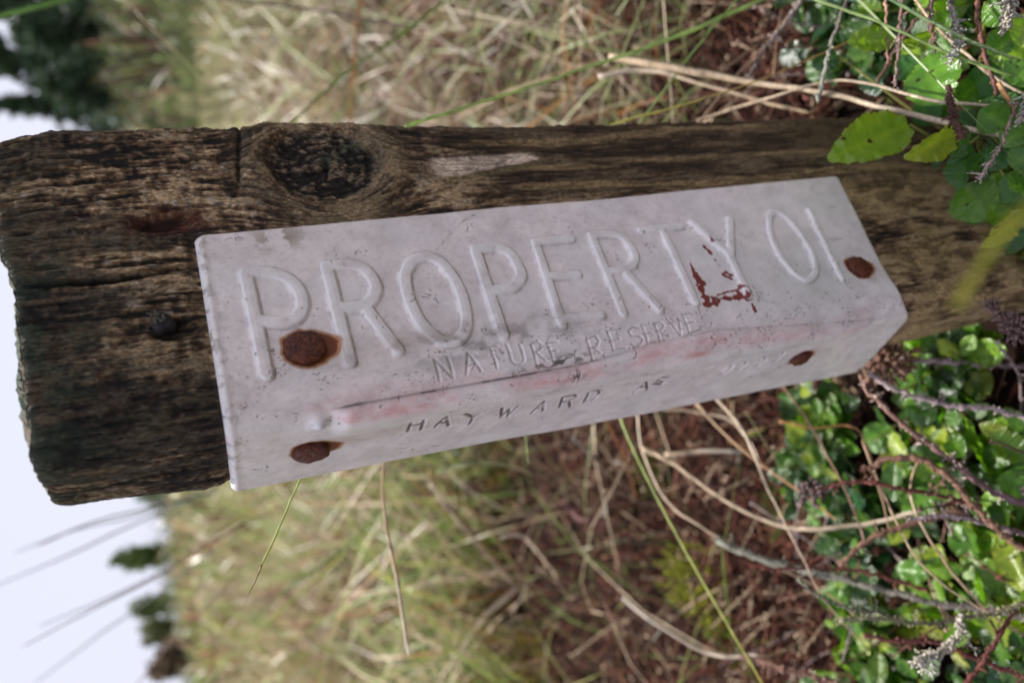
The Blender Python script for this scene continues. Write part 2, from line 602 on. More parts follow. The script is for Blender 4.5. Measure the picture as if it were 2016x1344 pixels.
    Nz = np.interp(z, [-0.03, 0.0075, 0.073, 0.1, 0.2, 0.302, 0.318, 0.337, 0.342], [0.026, 0.027, 0.033, 0.041, 0.041, 0.0372, 0.034, 0.0285, 0.026])
    BX = P[:, 0][None] * (1 + (Wz[:, None] / W0 - 1) * sstep(0.03, W0, P[:, 0])[None])
    BY = P[:, 1][None] * (Nz[:, None] / N0)
    X = BX + P[:, 2][None] * h_ + OFF * 0.8
    Y = BY + P[:, 3][None] * h_ + OFF * 0.8

    # colour: what the wood itself looks like
    dark, mid, tan = np.array((0.012, 0.009, 0.007)), np.array((0.185, 0.108, 0.056)), np.array((0.52, 0.37, 0.215))
    tone = np.clip(0.50 + 1.15 * (g1 - 0.5) + 1.5 * (g2 - 0.5) + 0.9 * (patch2 - 0.5) + 1.0 * (chk - 0.5) * upper + 0.7 * (gl - 0.5) + 0.22 * (1 - sstep(0.07, 0.12, Zg)), 0, 1)
    c = mixc(np.broadcast_to(dark, (nr, nc, 3)), mid, sstep(0.12, 0.50, tone))
    c = mixc(c, tan, sstep(0.46, 0.82, tone))
    c = mixc(c, (0.46, 0.41, 0.36), 0.75 * upper * sstep(0.60, 0.74, g3 * 0.5 + chk * 0.5) * sstep(0.4, 0.6, tone))
    c = mixc(c, (0.012, 0.008, 0.007), 0.7 * upper * sstep(0.60, 0.70, fbm(Ug * 900, Zg * 420, 191, 3, 0.6)))
    left_half = 1 - sstep(0.028, 0.050, Ug)
    c = c * (1 - 0.28 * (left_half * sstep(0.285, 0.300, Zg)))[..., None]
    blk = sstep(0.50, 0.62, patch + 0.10 * left_half * upper + 0.5 * (g2 - 0.5)) * upper
    c = mixc(c, (0.011, 0.010, 0.010), 0.75 * blk)
    # the yellowish stain below the sign and along its edge
    low = 1 - sstep(0.07, 0.11, Zg)
    c = mixc(c, (0.36, 0.25, 0.11), 0.85 * low * sstep(0.26, 0.5, patch2) * (0.5 + 0.5 * sstep(0.35, 0.6, g1)))
    c = mixc(c, (0.055, 0.028, 0.012), 0.6 * low * sstep(0.55, 0.7, fbm(Ug * 300, Zg * 160, 131, 4)))
    c = mixc(c, (0.23, 0.18, 0.10), 0.65 * sstep(0.5, 0.8, g1) * np.exp(-((Zg - 0.304) / 0.006) ** 2) * sstep(-0.02, 0.02, Ug) * (1 - sstep(0.01, 0.03, Ug)))
    # lower right side: smooth dark brown with pale streaks
    lr = (1 - sstep(0.205, 0.235, Zg)) * sstep(0.05, 0.06, Ug)
    st = fbm(Uw * 260, Zg * 16, 141, 3)
    c = mixc(c, (0.040, 0.024, 0.013), 0.75 * lr)
    c = mixc(c, (0.36, 0.25, 0.12), 0.85 * lr * sstep(0.56, 0.70, st) * (0.4 + 0.6 * sstep(0.35, 0.6, g1)))
    # knot
    c = mixc(c, (0.27, 0.20, 0.115), 0.80 * np.clip(collar * 1.2, 0, 1) * (0.25 + 0.75 * sstep(0.35, 0.65, g1)))
    c = mixc(c, (0.055, 0.034, 0.02), 0.5 * np.exp(-((rho_n - 1.62) / 0.14) ** 2))
    kc = mixc(np.broadcast_to(np.array((0.016, 0.012, 0.010)), (nr, nc, 3)), (0.27, 0.195, 0.125), sstep(0.42, 0.68, krough))
    c = c * (1 - core[..., None]) + kc * core[..., None]
    c = mixc(c, (0.004, 0.003, 0.003), np.clip(core * kcrack + 0.6 * seam * sstep(0.4, 0.6, krough), 0, 1))
    kg = core * sstep(0.55, 0.72, fbm(Ug * 160 + 3, Zg * 150, 151, 3)) * sstep(0.45, 0.6, krough)
    c = mixc(c, (0.035, 0.065, 0.040), 0.8 * kg)
    c = mixc(c, (0.012, 0.009, 0.008), np.clip(fold + fold2 + fold3, 0, 1) * 0.9)
    # bare pale sliver below the knot
    pu = 0.0738 + 0.00004 * 0
    pz0, pz1 = 0.2330, 0.1985
    tt = np.clip((Zg - pz1) / (pz0 - pz1), -0.2, 1.2)
    puc = 0.0700 + 0.0042 * (1 - tt)
    pw = 0.0042 * (0.45 + 0.55 * tt)
    pn = fbm(Ug * 400, Zg * 160, 161, 3) - 0.5
    pale = sstep(1.1, 0.75, np.abs(Ug - puc) / pw + 0.5 * pn) * sstep(-0.03, 0.06, tt + 0.15 * pn) * sstep(1.06, 0.94, tt + 0.15 * pn)
    c = mixc(c, np.array((0.78, 0.62, 0.48)), pale * (0.60 + 0.40 * sstep(0.36, 0.56, g1)) * (0.75 + 0.25 * sstep(0.4, 0.55, patch2)))
    c = mixc(c, (0.20, 0.16, 0.07), 0.7 * sstep(0.0022, 0.0, np.abs(Ug - puc + pw + 0.0012)) * sstep(0, 0.1, tt) * sstep(1.0, 0.9, tt))
    X = X + P[:, 2][None] * pale * -0.0004
    Y = Y + P[:, 3][None] * pale * -0.0004
    # gouge, split, nail hole
    c = mixc(c, (0.13, 0.033, 0.022), 0.9 * np.clip(1.35 - grho, 0, 1))
    c = mixc(c, (0.008, 0.003, 0.003), sstep(0.6, 0.95, gouge) * 0.8 * sstep(-0.5, 0.1, gx + 0.6 * gy))
    c = mixc(c, (0.004, 0.004, 0.004), np.clip(split * 1.2, 0, 1))
    c = mixc(c, (0.008, 0.006, 0.006), nh * 0.85)
    # dark algae and blue-green moss at the top
    mossn = fbm(Ug * 240, Zg * 200, 171, 4, 0.6)
    mtop = np.exp(-depth / 0.012)
    mo = sstep(0.50, 0.66, mossn + 0.18 * mtop) * mtop * (0.3 + 0.7 * sstep(0.062, 0.045, Ug))
    mo = np.maximum(mo, 0.9 * sstep(0.45, 0.6, mossn) * np.exp(-((Ug - 0.0385) / 0.004) ** 2) * sstep(0.304, 0.324, Zg))
    c = mixc(c, (0.048, 0.078, 0.050), 0.65 * mo)
    c = mixc(c, (0.26, 0.21, 0.14), 0.6 * rim * sstep(0.4, 0.6, g3))
    hm = 0.0007 * mo * (mossn - 0.3)
    X = X + P[:, 2][None] * hm
    Y = Y + P[:, 3][None] * hm

    V = np.stack([X, Y, Zg], -1).reshape(-1, 3)
    Fc = grid_faces(nr, nc, wrap=True)[:, ::-1]
    colv = c.reshape(-1, 3)
    # end grain: rings shrinking to the middle
    ctr = np.array((0.045, 0.019))
    rings = [V]
    cols = [colv]
    faces = [Fc]
    prev = np.arange(nc)
    base = len(V)
    nk = 26
    top = V[:nc].copy()
    for k in range(1, nk):
        t = k / nk
        R_ = top.copy()
        R_[:, :2] = top[:, :2] * (1 - t) + ctr * t
        nz = fbm(R_[:, 0] * 500, R_[:, 1] * 500, 181, 4) - 0.5
        flat = ZTOP + 0.0006
        R_[:, 2] = top[:, 2] * (1 - min(1, t * 3)) + flat * min(1, t * 3) + 0.0022 * nz
        rings.append(R_)
        cc = mixc(np.broadcast_to(np.array((0.12, 0.085, 0.055)), (nc, 3)), (0.05, 0.09, 0.06), sstep(-0.05, 0.15, nz))
        cols.append(cc)
        idx = base + np.arange(nc)
        faces.append(np.stack([prev, np.roll(prev, -1), np.roll(idx, -1), idx], -1)[:, ::1])
        prev = idx
        base += nc
    V = np.concatenate(rings)
    post = obj('wooden_post', new_mesh('wooden_post', V, np.concatenate(faces), np.concatenate(cols)), WOOD)
    tag(post, 'short weathered square wooden post with a dark knot, standing in heath plants', 'post')
    # old nail in its hole
    hd, hv = [], []
    th = np.linspace(0, 2 * math.pi, 14, endpoint=False)
    c0 = np.array((0.0283, -0.0002, 0.3093))
    for r_, y_ in ((0.0024, 0.0026), (0.0025, 0.0008), (0.0021, -0.0003), (0.0010, -0.0007), (0.0002, -0.0008)):
        wob = 1 + 0.18 * np.sin(3 * th + 1) + 0.1 * np.sin(5 * th)
        hv.append(np.stack([c0[0] + r_ * wob * np.cos(th), np.full(14, c0[1] + y_), c0[2] + r_ * wob * np.sin(th)], -1))
    hv = np.concatenate(hv)
    hc = np.full((len(hv), 3), 0.02) + np.array((0.004, 0.001, 0.004))
    nl = obj('nail', new_mesh('nail', hv, grid_faces(5, 14, True)[:, ::-1], hc), TWIG, post)
    nl['label'] = 'old blackened nail sunk in the bare wood'
    # pale lichen crumbs sitting on that nail
    lv, lf = [], []
    for k in range(90):
        a, r_ = RNG.uniform(0, 6.28), 0.0021 * math.sqrt(RNG.uniform())
        p = c0 + np.array((r_ * math.cos(a) + 0.0006, -0.0010 - RNG.uniform(0, 0.0004), r_ * math.sin(a) + 0.0012))
        s = RNG.uniform(0.00015, 0.0005) * RNG.uniform(0.5, 1)
        b = len(lv)
        lv += [p + s * np.array(q) for q in ((1, 0, 0), (-1, 0, 0), (0, 1, 0), (0, -1, 0), (0, 0, 1), (0, 0, -1))]
        lf += [(b + i, b + j, b + k_) for i, j, k_ in ((0, 2, 4), (2, 1, 4), (1, 3, 4), (3, 0, 4), (2, 0, 5), (1, 2, 5), (3, 1, 5), (0, 3, 5))]
    lc = obj('lichen', new_mesh('lichen', np.array(lv), np.array(lf), np.full((len(lv), 3), 0.16) * (1, 0.95, 0.78)), LITTER, post)
    lc['kind'] = 'stuff'
    return post


POST = build_post()

# ------------------------------------------------------------------ the sign: one bent sheet, its letters raised in it
A_, B_, C_ = (380, 430), (780, 400), (1300, 330)          # corners of the photo windows the lettering was measured in
K_ = 700 / 2015.0


def W_(org, pts):
    return [(org[0] + K_ * x, org[1] + K_ * y) for x, y in pts]


# raised letters: (text, window, strokes, half width in mm)
RAISED = [
    ('P', A_, [[(300, 318), (418, 885)], [(305, 312), (400, 308), (490, 325), (570, 375), (615, 450), (618, 520), (580, 572), (500, 592), (355, 585)]]),
    ('R', A_, [[(757, 280), (888, 815)], [(757, 275), (880, 268), (965, 292), (1025, 365), (1032, 430), (990, 490), (920, 510), (810, 518)], [(985, 525), (1160, 752)]]),
    ('O', A_, [[(1205, 310), (1250, 245), (1330, 222), (1415, 265), (1495, 375), (1535, 490), (1548, 600), (1520, 670), (1465, 702), (1390, 690), (1290, 600), (1225, 470), (1203, 370), (1205, 310)]]),
    ('P', A_, [[(1598, 185), (1755, 660)], [(1600, 180), (1720, 168), (1800, 210), (1852, 300), (1850, 350), (1800, 395), (1680, 418)]]),
    ('E', B_, [[(788, 225), (940, 690)], [(795, 222), (990, 200)], [(850, 418), (1025, 405)], [(925, 665), (1160, 632)]]),
    ('R', B_, [[(1108, 188), (1285, 625)], [(1108, 182), (1215, 175), (1295, 205), (1345, 285), (1345, 335), (1305, 370), (1195, 392)], [(1310, 405), (1490, 600)]]),
    ('T', B_, [[(1388, 155), (1610, 128)], [(1518, 180), (1692, 560)]]),
    ('Y', B_, [[(1680, 115), (1888, 300)], [(1886, 95), (1890, 300)], [(1888, 305), (1985, 505)]]),
    ('O', C_, [[(612, 310), (625, 265), (660, 255), (725, 298), (800, 390), (855, 490), (876, 570), (862, 618), (815, 640), (750, 600), (675, 510), (628, 410), (612, 310)]]),
    ('F', C_, [[(840, 245), (1022, 630)], [(850, 238), (985, 222)], [(925, 410), (1030, 400)]]),
]
FINE = [   # stamped line below: NATURE RESERVE
    ('N', B_, [[(215, 882), (248, 1003)], [(215, 882), (325, 992)], [(292, 875), (325, 992)]]),
    ('A', B_, [[(398, 968), (405, 845), (482, 952)], [(402, 920), (452, 910)]]),
    ('T', B_, [[(487, 825), (575, 808)], [(530, 815), (572, 934)]]),
    ('U', B_, [[(625, 800), (655, 895), (680, 915), (710, 912), (728, 885), (700, 798)]]),
    ('R', B_, [[(765, 800), (800, 922)], [(765, 800), (800, 780), (825, 800), (820, 825), (780, 850)], [(795, 845), (850, 890)]]),
    ('E', B_, [[(855, 790), (895, 897)], [(855, 790), (914, 785)], [(870, 840), (912, 833)], [(892, 895), (932, 885)]]),
    ('R', B_, [[(1080, 770), (1115, 888)], [(1080, 770), (1130, 750), (1150, 780), (1140, 810), (1095, 825)], [(1120, 815), (1162, 850)]]),
    ('E', B_, [[(1195, 725), (1235, 837)], [(1195, 725), (1257, 712)], [(1215, 785), (1267, 770)], [(1235, 835), (1302, 820)]]),
    ('S', B_, [[(1380, 706), (1345, 698), (1320, 725), (1335, 750), (1380, 752), (1402, 775), (1385, 802), (1350, 808), (1335, 796)]]),
    ('E', B_, [[(1395, 692), (1430, 797)], [(1395, 690), (1442, 680)], [(1410, 740), (1452, 730)], [(1430, 795), (1472, 785)]]),
    ('R', B_, [[(1465, 680), (1497, 777)], [(1465, 680), (1500, 668), (1522, 690), (1510, 712), (1475, 725)], [(1492, 720), (1552, 757)]]),
    ('V', B_, [[(1535, 650), (1615, 752), (1600, 650)]]),
    ('E', B_, [[(1625, 632), (1665, 737)], [(1625, 630), (1677, 618)], [(1640, 680), (1692, 670)], [(1665, 735), (1737, 715)]]),
]
SIDE = [   # stamped on the narrow leg: HAYWARD AS 0222
    ('H', B_, [[(88, 1236), (68, 1293)], [(160, 1215), (143, 1282)], [(76, 1264), (155, 1246)]]),
    ('A', B_, [[(222, 1268), (285, 1205), (297, 1262)], [(240, 1247), (293, 1240)]]),
    ('Y', B_, [[(388, 1190), (438, 1212), (512, 1175)], [(438, 1212), (418, 1250)]]),
    ('W', B_, [[(602, 1160), (597, 1212), (645, 1165), (635, 1208), (692, 1150)]]),
    ('A', B_, [[(768, 1192), (840, 1125), (835, 1182)], [(793, 1168), (838, 1160)]]),
    ('R', B_, [[(948, 1103), (928, 1158)], [(948, 1103), (1018, 1092), (1025, 1106), (978, 1126), (942, 1132)], [(985, 1125), (988, 1158)]]),
    ('D', B_, [[(1100, 1075), (1068, 1132)], [(1100, 1075), (1150, 1065), (1156, 1080), (1130, 1112), (1068, 1132)]]),
    ('A', B_, [[(1348, 1077), (1422, 1015), (1427, 1062)], [(1375, 1050), (1425, 1042)]]),
    ('S', B_, [[(1547, 988), (1510, 990), (1480, 1010), (1520, 1018), (1502, 1030), (1463, 1027)]]),
    ('0', C_, [[(335, 1172), (352, 1150), (385, 1125), (412, 1122), (395, 1148), (360, 1168), (335, 1172)]]),
    ('2', C_, [[(455, 1112), (470, 1100), (490, 1105), (480, 1118), (430, 1143), (452, 1140)]]),
    ('2', C_, [[(565, 1085), (585, 1072), (605, 1080), (590, 1092), (525, 1125), (560, 1118)]]),
    ('2', C_, [[(668, 1052), (690, 1042), (705, 1048), (690, 1062), (635, 1092), (668, 1085)]]),
]
NAILS = [((600, 685), 0.0049, 'f'), ((1690, 526), 0.0042, 'f'), ((612, 888), 0.0047, 'l'), ((1575, 704), 0.0037, 'l')]


def build_sign():
    nr, nc = 1180, 400
    RB = 0.0090
    # parameter rows and columns with two extra turned-in lines at each border
    a = np.linspace(0, 1, nc - 6)
    a = np.concatenate([[0, 0, 0], a, [1, 1, 1]])
    b = np.linspace(0, 1, nr - 6)
    b = np.concatenate([[0, 0, 0], b, [1, 1, 1]])
    da = np.zeros(nc); da[:3] = (0.0015, 0.0012, 0.0006); da[-3:] = (0.0006, 0.0012, 0.0015)
    db = np.zeros(nr); db[:3] = (0.0015, 0.0012, 0.0006); db[-3:] = (0.0006, 0.0012, 0.0015)
    A, B = np.meshgrid(a, b)
    z_lin = 0.300 + (0.085 - 0.300) * B
    n_z = 0.0403 + (0.300 - z_lin) * 0.0425
    sw_z = 0.0527 + (0.300 - z_lin) * 0.0205
    S = -n_z + A * (n_z + sw_z)
    zb = np.interp(S, [-0.052, -0.049, -0.030, -0.0131, -0.0095, -0.006, -0.002, 0.002, 0.006, 0.011, 0.016, 0.0572], [0.0745, 0.0702, 0.0760, 0.0812, 0.0829, 0.0852, 0.0880, 0.0899, 0.0908, 0.0911, 0.0905, 0.0832])
    zt = np.full_like(S, 0.3002)
    # small corner radii
    for edge, r in ((0.0527, 0.0020),):
        q = np.clip((S - (edge - r)) / r, 0, 1)
        zt -= r * (1 - np.sqrt(np.maximum(1 - q * q, 0)))
    q = np.clip((-S - (0.0403 - 0.002)) / 0.002, 0, 1)
    zt -= 0.002 * (1 - np.sqrt(np.maximum(1 - q * q, 0)))
    q = np.clip((S - (0.0572 - 0.0018)) / 0.0018, 0, 1)
    zb += 0.0018 * (1 - np.sqrt(np.maximum(1 - q * q, 0)))
    Z = zt + B * (zb - zt)
    # the right-hand edge wanders a little
    S = S + A ** 8 * (0.0006 * (fbm(Z * 60, Z * 0, 201, 3) - 0.5) - 0.0008 * np.exp(-((Z - 0.185) / 0.02) ** 2))

    def shape(S, Z):
        """base surface and normal of the bent sheet"""
        s = np.clip(S, -RB, RB)
        th = (RB - s) / (2 * RB) * (math.pi / 2)
        px = RB - RB * np.sin(th) + np.maximum(S - RB, 0)
        py = RB - RB * np.cos(th) + np.maximum(-S - RB, 0)
        nx, ny = -np.sin(th), -np.cos(th)
        return px, py, nx, ny
    px, py, nx, ny = shape(S, Z)
    base = np.stack([px, py, Z], -1)
    pp = project(base.reshape(-1, 3)).reshape(nr, nc, 2)
    sub = pp[3:-3:2, 3:-3:2].reshape(-1, 2)
    Ssub, Zsub = S[3:-3:2, 3:-3:2].ravel(), Z[3:-3:2, 3:-3:2].ravel()
    dSP = np.gradient(pp, axis=1)[3:-3:2, 3:-3:2].reshape(-1, 2)
    dZP = np.gradient(pp, axis=0)[3:-3:2, 3:-3:2].reshape(-1, 2)
    dS = np.gradient(S, axis=1)[3:-3:2, 3:-3:2].ravel()
    dZ = np.gradient(Z, axis=0)[3:-3:2, 3:-3:2].ravel()

    def sz(p):
        p = np.array(p, float)
        i = np.argmin(((sub - p) ** 2).sum(1))
        M = np.array([[dSP[i, 0], dZP[i, 0]], [dSP[i, 1], dZP[i, 1]]])
        e = np.linalg.lstsq(M, p - sub[i], rcond=1e-3)[0]
        return np.array((Ssub[i] + np.clip(e[0], -1.5, 1.5) * dS[i], Zsub[i] + np.clip(e[1], -1.5, 1.5) * dZ[i]))

    def smooth_poly(P, closed=False):
        P = [np.array(p) for p in P]
        if len(P) < 4:
            return P
        out = []
        n = len(P)
        for k in range(n - 1):
            p0 = P[k - 1] if k else (P[-2] if closed else P[0])
            p3 = P[k + 2] if k + 2 < n else (P[1] if closed else P[-1])
            p1, p2 = P[k], P[k + 1]
            for t in np.linspace(0, 1, 5)[:-1]:
                out.append(0.5 * (2 * p1 + (p2 - p0) * t + (2 * p0 - 5 * p1 + 4 * p2 - p3) * t * t + (3 * p1 - p0 - 3 * p2 + p3) * t ** 3))
        out.append(P[-1])
        return out

    def stroke_dist(D, P, maxd):
        """lower D with the distance to a polyline, only near it"""
        P = np.array(P)
        zmin, zmax = P[:, 1].min() - maxd, P[:, 1].max() + maxd
        smin, smax = P[:, 0].min() - maxd, P[:, 0].max() + maxd
        rows = np.where((Z.max(1) >= zmin) & (Z.min(1) <= zmax))[0]
        cols = np.where((S.max(0) >= smin) & (S.min(0) <= smax))[0]
        if len(rows) == 0 or len(cols) == 0:
            return
        sl = (slice(rows[0], rows[-1] + 1), slice(cols[0], cols[-1] + 1))
        s_, z_ = S[sl], Z[sl]
        d = D[sl]
        for k in range(len(P) - 1):
            ax, ay = P[k]
            bx, by = P[k + 1]
            vx, vy = bx - ax, by - ay
            L2 = vx * vx + vy * vy + 1e-14
            t = np.clip(((s_ - ax) * vx + (z_ - ay) * vy) / L2, 0, 1)
            d = np.minimum(d, np.hypot(s_ - ax - t * vx, z_ - ay - t * vy))
        D[sl] = d

    H = np.zeros_like(S)
    lid = np.zeros(S.shape, dtype=np.int32)
    names = []
    grime_shade = np.zeros_like(S)
    bevel_lit = np.zeros_like(S)
    for t, org, strokes in RAISED:
        D = np.full_like(S, 1.0)
        faint = (t == 'F')
        for q, st in enumerate(strokes):
            P = [sz(p) for p in W_(org, st)]
            P = smooth_poly(P, closed=np.hypot(*(P[0] - P[-1])) < 1e-4) if len(P) > 4 else P
            Dq = np.full_like(S, 1.0)
            stroke_dist(Dq, P, 0.004)
            D = np.minimum(D, Dq + (0.00122 if faint and q else 0))
        hw = 0.00162 if org is A_ else (0.00138 if org is B_ else 0.00112)
        prof = np.clip((hw + 0.00038 - D) / 0.00072, 0, 1)
        prof = prof * prof * (3 - 2 * prof)
        H = np.maximum(H, 0.00090 * prof + 0.00012 * np.clip(1 - D / hw, 0, 1))
        bevel_lit = np.maximum(bevel_lit, np.exp(-((D - hw + 0.0003) / 0.0003) ** 2))
        names.append(('letter', 'raised capital %s' % t))
        lid[D < hw + 0.0005] = len(names)
        grime_shade = np.maximum(grime_shade, 0.38 * np.exp(-((D - hw - 0.0003) / 0.00022) ** 2) * sstep(0.40, 0.62, fbm(S * 420, Z * 260, 203, 3)))  # shade at the foot of each raised letter, painted as a dark ring
    Hn = np.zeros_like(S)
    for group, dep, hw in ((FINE, 0.00034, 0.00019), (SIDE, 0.00050, 0.00033)):
        for t, org, strokes in group:
            D = np.full_like(S, 1.0)
            for st in strokes:
                P = [sz(p) for p in W_(org, st)]
                stroke_dist(D, P, 0.002)
            Hn = np.minimum(Hn, -dep * sstep(hw + 0.00028, hw * 0.4, D))
            H = np.maximum(H, 0.00006 * np.exp(-((D - hw - 0.0005) / 0.0003) ** 2))
            names.append(('letter', 'small stamped %s' % t if t in '02' else 'small stamped capital %s' % t))
            lid[(D < hw + 0.0003)] = len(names)
            k = 0.95 if group is SIDE and t not in '02' else 0.42
            sh = sz(W_(org, [strokes[0][0]])[0])
            grime_shade = np.maximum(grime_shade, k * sstep(hw + (0.0004 if k > 0.5 else 0.0002), hw * 0.5, D) * np.clip(0.8 + 1.6 * (fbm(S * 500, Z * 500, 205, 2) - 0.45), 0, 1))
    H = H + Hn
    # rib pressed along the bend
    z_hi, z_lo = sz((655, 815))[1], sz((1702, 650))[1]
    along = sstep(z_lo - 0.001 + 14 * np.maximum(-S - 0.004, 0) ** 1.35, z_lo + 0.0035 + 14 * np.maximum(-S - 0.004, 0) ** 1.35, Z) * sstep(z_hi + 0.0008, z_hi - 0.0040, Z)
    ctr_ = np.array([sz(p) for p in ((1690, 632), (1400, 653), (1250, 690), (1130, 722), (980, 748), (880, 766), (700, 797), (650, 808))])
    s_cr = np.interp(Z, ctr_[:, 1], ctr_[:, 0])
    rib = along * sstep(s_cr + 0.0006, s_cr - 0.0012, S) * sstep(-0.0190, -0.0080, S)
    H += 0.0020 * rib
    crease = along * np.exp(-((S - s_cr - 0.0003) / 0.00028) ** 2)
    H -= 0.00035 * crease
    # end of the rib at the upper nail side: a small dent with a painted highlight
    dc = sz((628, 832))
    dd = np.hypot((S - dc[0]) / 0.0028, (Z - dc[1]) / 0.0019)
    H += 0.0017 * np.exp(-dd ** 2)
    # gentle waviness, dents round the nails
    H += 0.0009 * (fbm(S * 45, Z * 30, 211, 3) - 0.5) + 0.00010 * (fbm(S * 260, Z * 260, 215, 3) - 0.5)
    rust = np.zeros_like(S)
    run = np.zeros_like(S)
    ncent = []
    for (p, r, side) in NAILS:
        cpt = sz(p)
        ncent.append(cpt)
        dn = np.hypot(S - cpt[0], Z - cpt[1])
        ang = np.arctan2(S - cpt[0], Z - cpt[1])
        wob = 1 + 0.45 * (fbm(ang * 1.6 + 9, dn * 0 + r * 900, 221, 3) - 0.5)
        H -= 0.0006 * np.exp(-(dn / (r * 1.3)) ** 2)
        rust = np.maximum(rust, sstep(r * 1.24, r * 0.94, dn * wob * (1 - 0.40 * np.clip(np.cos(ang - math.pi), 0, 1) ** 3)))
        below = sstep(0.0, 0.003, cpt[1] - Z)
        wdt = (0.0016 + 0.00 * dn)
        ln = 0.028 if p[0] < 1000 else 0.007
        run = np.maximum(run, below * np.exp(-((S - cpt[0] + (0.0025 if side == 'f' else -0.002)) / (0.0030 if p[0] < 1000 else 0.004)) ** 2) * np.exp(-(cpt[1] - Z) / ln)
                         * (0.55 + 0.9 * (fbm(S * 500, Z * 60, 225, 3) - 0.4)))
    # edges roll over
    da_ = da[None, :]
    db_ = db[:, None]
    e_s = np.minimum(S + n_z, sw_z - S)
    e_z = np.minimum(zt - Z, Z - zb)
    lip = (0.0003 * np.exp(-((e_z - 0.0014) / 0.0009) ** 2) - 0.0006 * np.exp(-np.maximum(e_z, 0) / 0.0008)) * (B < 0.5)
    drop = 0.0005 * np.exp(-np.maximum(np.minimum(e_s, e_z), 0) / 0.0005)
    H = H + lip - drop
    for q in range(2):                                     # soften the steps of the grid
        H[1:-1] = 0.25 * H[:-2] + 0.5 * H[1:-1] + 0.25 * H[2:]
        H[3:-3, 4:-4] = 0.25 * H[3:-3, 3:-5] + 0.5 * H[3:-3, 4:-4] + 0.25 * H[3:-3, 5:-3]
    H = H - np.maximum(da_, db_)
    X = px + nx * H
    Y = py + ny * H
    # ---- colours
    base_c = np.array((0.87, 0.785, 0.77))
    blot = fbm(S * 95, Z * 95, 231, 5, 0.55)
    blot2 = fbm(S * 420, Z * 300, 235, 4, 0.6)
    c = np.broadcast_to(base_c, S.shape + (3,)) * (0.88 + 0.24 * blot)[..., None]
    c = c * (0.88 + 0.24 * blot2)[..., None]
    fine = fbm(S * 1500, Z * 1100, 236, 3, 0.7)
    c = c * (1 - 0.16 * sstep(0.58, 0.75, fine))[..., None]
    c = mixc(c, (0.84, 0.80, 0.79), 0.55 * sstep(0.5, 0.7, fbm(S * 130 + 7, Z * 60, 239, 4)))
    c = mixc(c, (0.55, 0.58, 0.54), 0.5 * np.exp(-(((S - 0.016) / 0.016) ** 2 + ((Z - 0.125) / 0.03) ** 2)))
    # lighter tops of raised letters
    c = mixc(c, (0.90, 0.855, 0.85), 0.70 * sstep(0.0004, 0.0008, H) * (S > 0.004) * sstep(0.35, 0.6, blot2 + 0.1))
    c = mixc(c, (0.90, 0.87, 0.86), 0.75 * bevel_lit * sstep(0.36, 0.55, fbm(S * 340, Z * 220, 240, 3)))  # bevel highlights painted along the letter rims
    # pink remains of red paint along the bend
    pk = along * np.exp(-((S - s_cr + 0.0025) / 0.0026) ** 2) * sstep(0.30, 0.60, fbm(S * 150, Z * 50, 241, 4) + 0.12)
    pk = np.maximum(pk, 0.35 * np.exp(-((S + 0.001) / 0.005) ** 2) * sstep(0.40, 0.60, fbm(S * 200, Z * 70, 243, 3)))
    pk = pk * (0.45 + 0.55 * sstep(0.38, 0.55, fbm(S * 520, Z * 260, 245, 4, 0.65)))
    c = mixc(c, (0.78, 0.30, 0.31), 0.60 * pk * (0.55 + 0.45 * sstep(0.13, 0.21, Z)))
    org_ = sz((1368, 690))
    c = mixc(c, (0.72, 0.26, 0.18), 0.7 * np.exp(-(((S - org_[0]) / 0.0012) ** 2 + ((Z - org_[1]) / 0.0042) ** 2)))
    # grey wear rubbed into the sheet above the fine lettering
    smu = np.exp(-(((S - 0.0105) / 0.006) ** 2 + ((Z - 0.238) / 0.035) ** 2)) * sstep(0.4, 0.65, fbm(S * 300, Z * 240, 247, 4))
    c = mixc(c, (0.25, 0.225, 0.215), 0.65 * smu)
    # grime in creases and letters, plus the shade painted round raised letters
    gr = np.clip(grime_shade + crease * np.maximum(sstep(0.34, 0.52, fbm(S * 300, Z * 170, 251, 4)), 0.6) * (0.25 + 0.75 * sstep(0.195, 0.215, Z)), 0, 1)
    g0 = sz((1105, 712))
    gr = np.maximum(gr, 0.95 * np.exp(-(((S - g0[0]) / 0.0022) ** 2 + ((Z - g0[1]) / 0.0105) ** 2)) * sstep(0.45, 0.60, fbm(S * 700, Z * 350, 255, 4)))
    g1_ = sz((1130, 732))
    gr = np.maximum(gr, 0.9 * np.exp(-(((S - g1_[0]) / 0.0026) ** 2 + ((Z - g1_[1]) / 0.0024) ** 2)) * sstep(0.42, 0.56, fbm(S * 400, Z * 1500, 257, 3)))
    c = mixc(c, (0.045, 0.032, 0.022), np.clip(gr, 0, 1) * 0.92)
    # rust bleeding and runs
    c = mixc(c, (0.30, 0.19, 0.085), np.clip(run, 0, 1) * 0.9)
    c = mixc(c, (0.42, 0.15, 0.022), sstep(0.02, 0.6, rust) * 0.85)
    c = mixc(c, (0.16, 0.040, 0.010), sstep(0.80, 1.0, rust))
    b0 = sz((545, 462))
    st_ = np.exp(-(((S - b0[0] + 0.001) / 0.004) ** 2 + ((Z - b0[1]) / 0.0060) ** 2)) * sstep(0.46, 0.60, fbm(S * 260, Z * 260, 261, 4))
    c = mixc(c, (0.20, 0.135, 0.07), 0.8 * st_)
    # red scrapes between T and Y
    red = np.zeros_like(S)
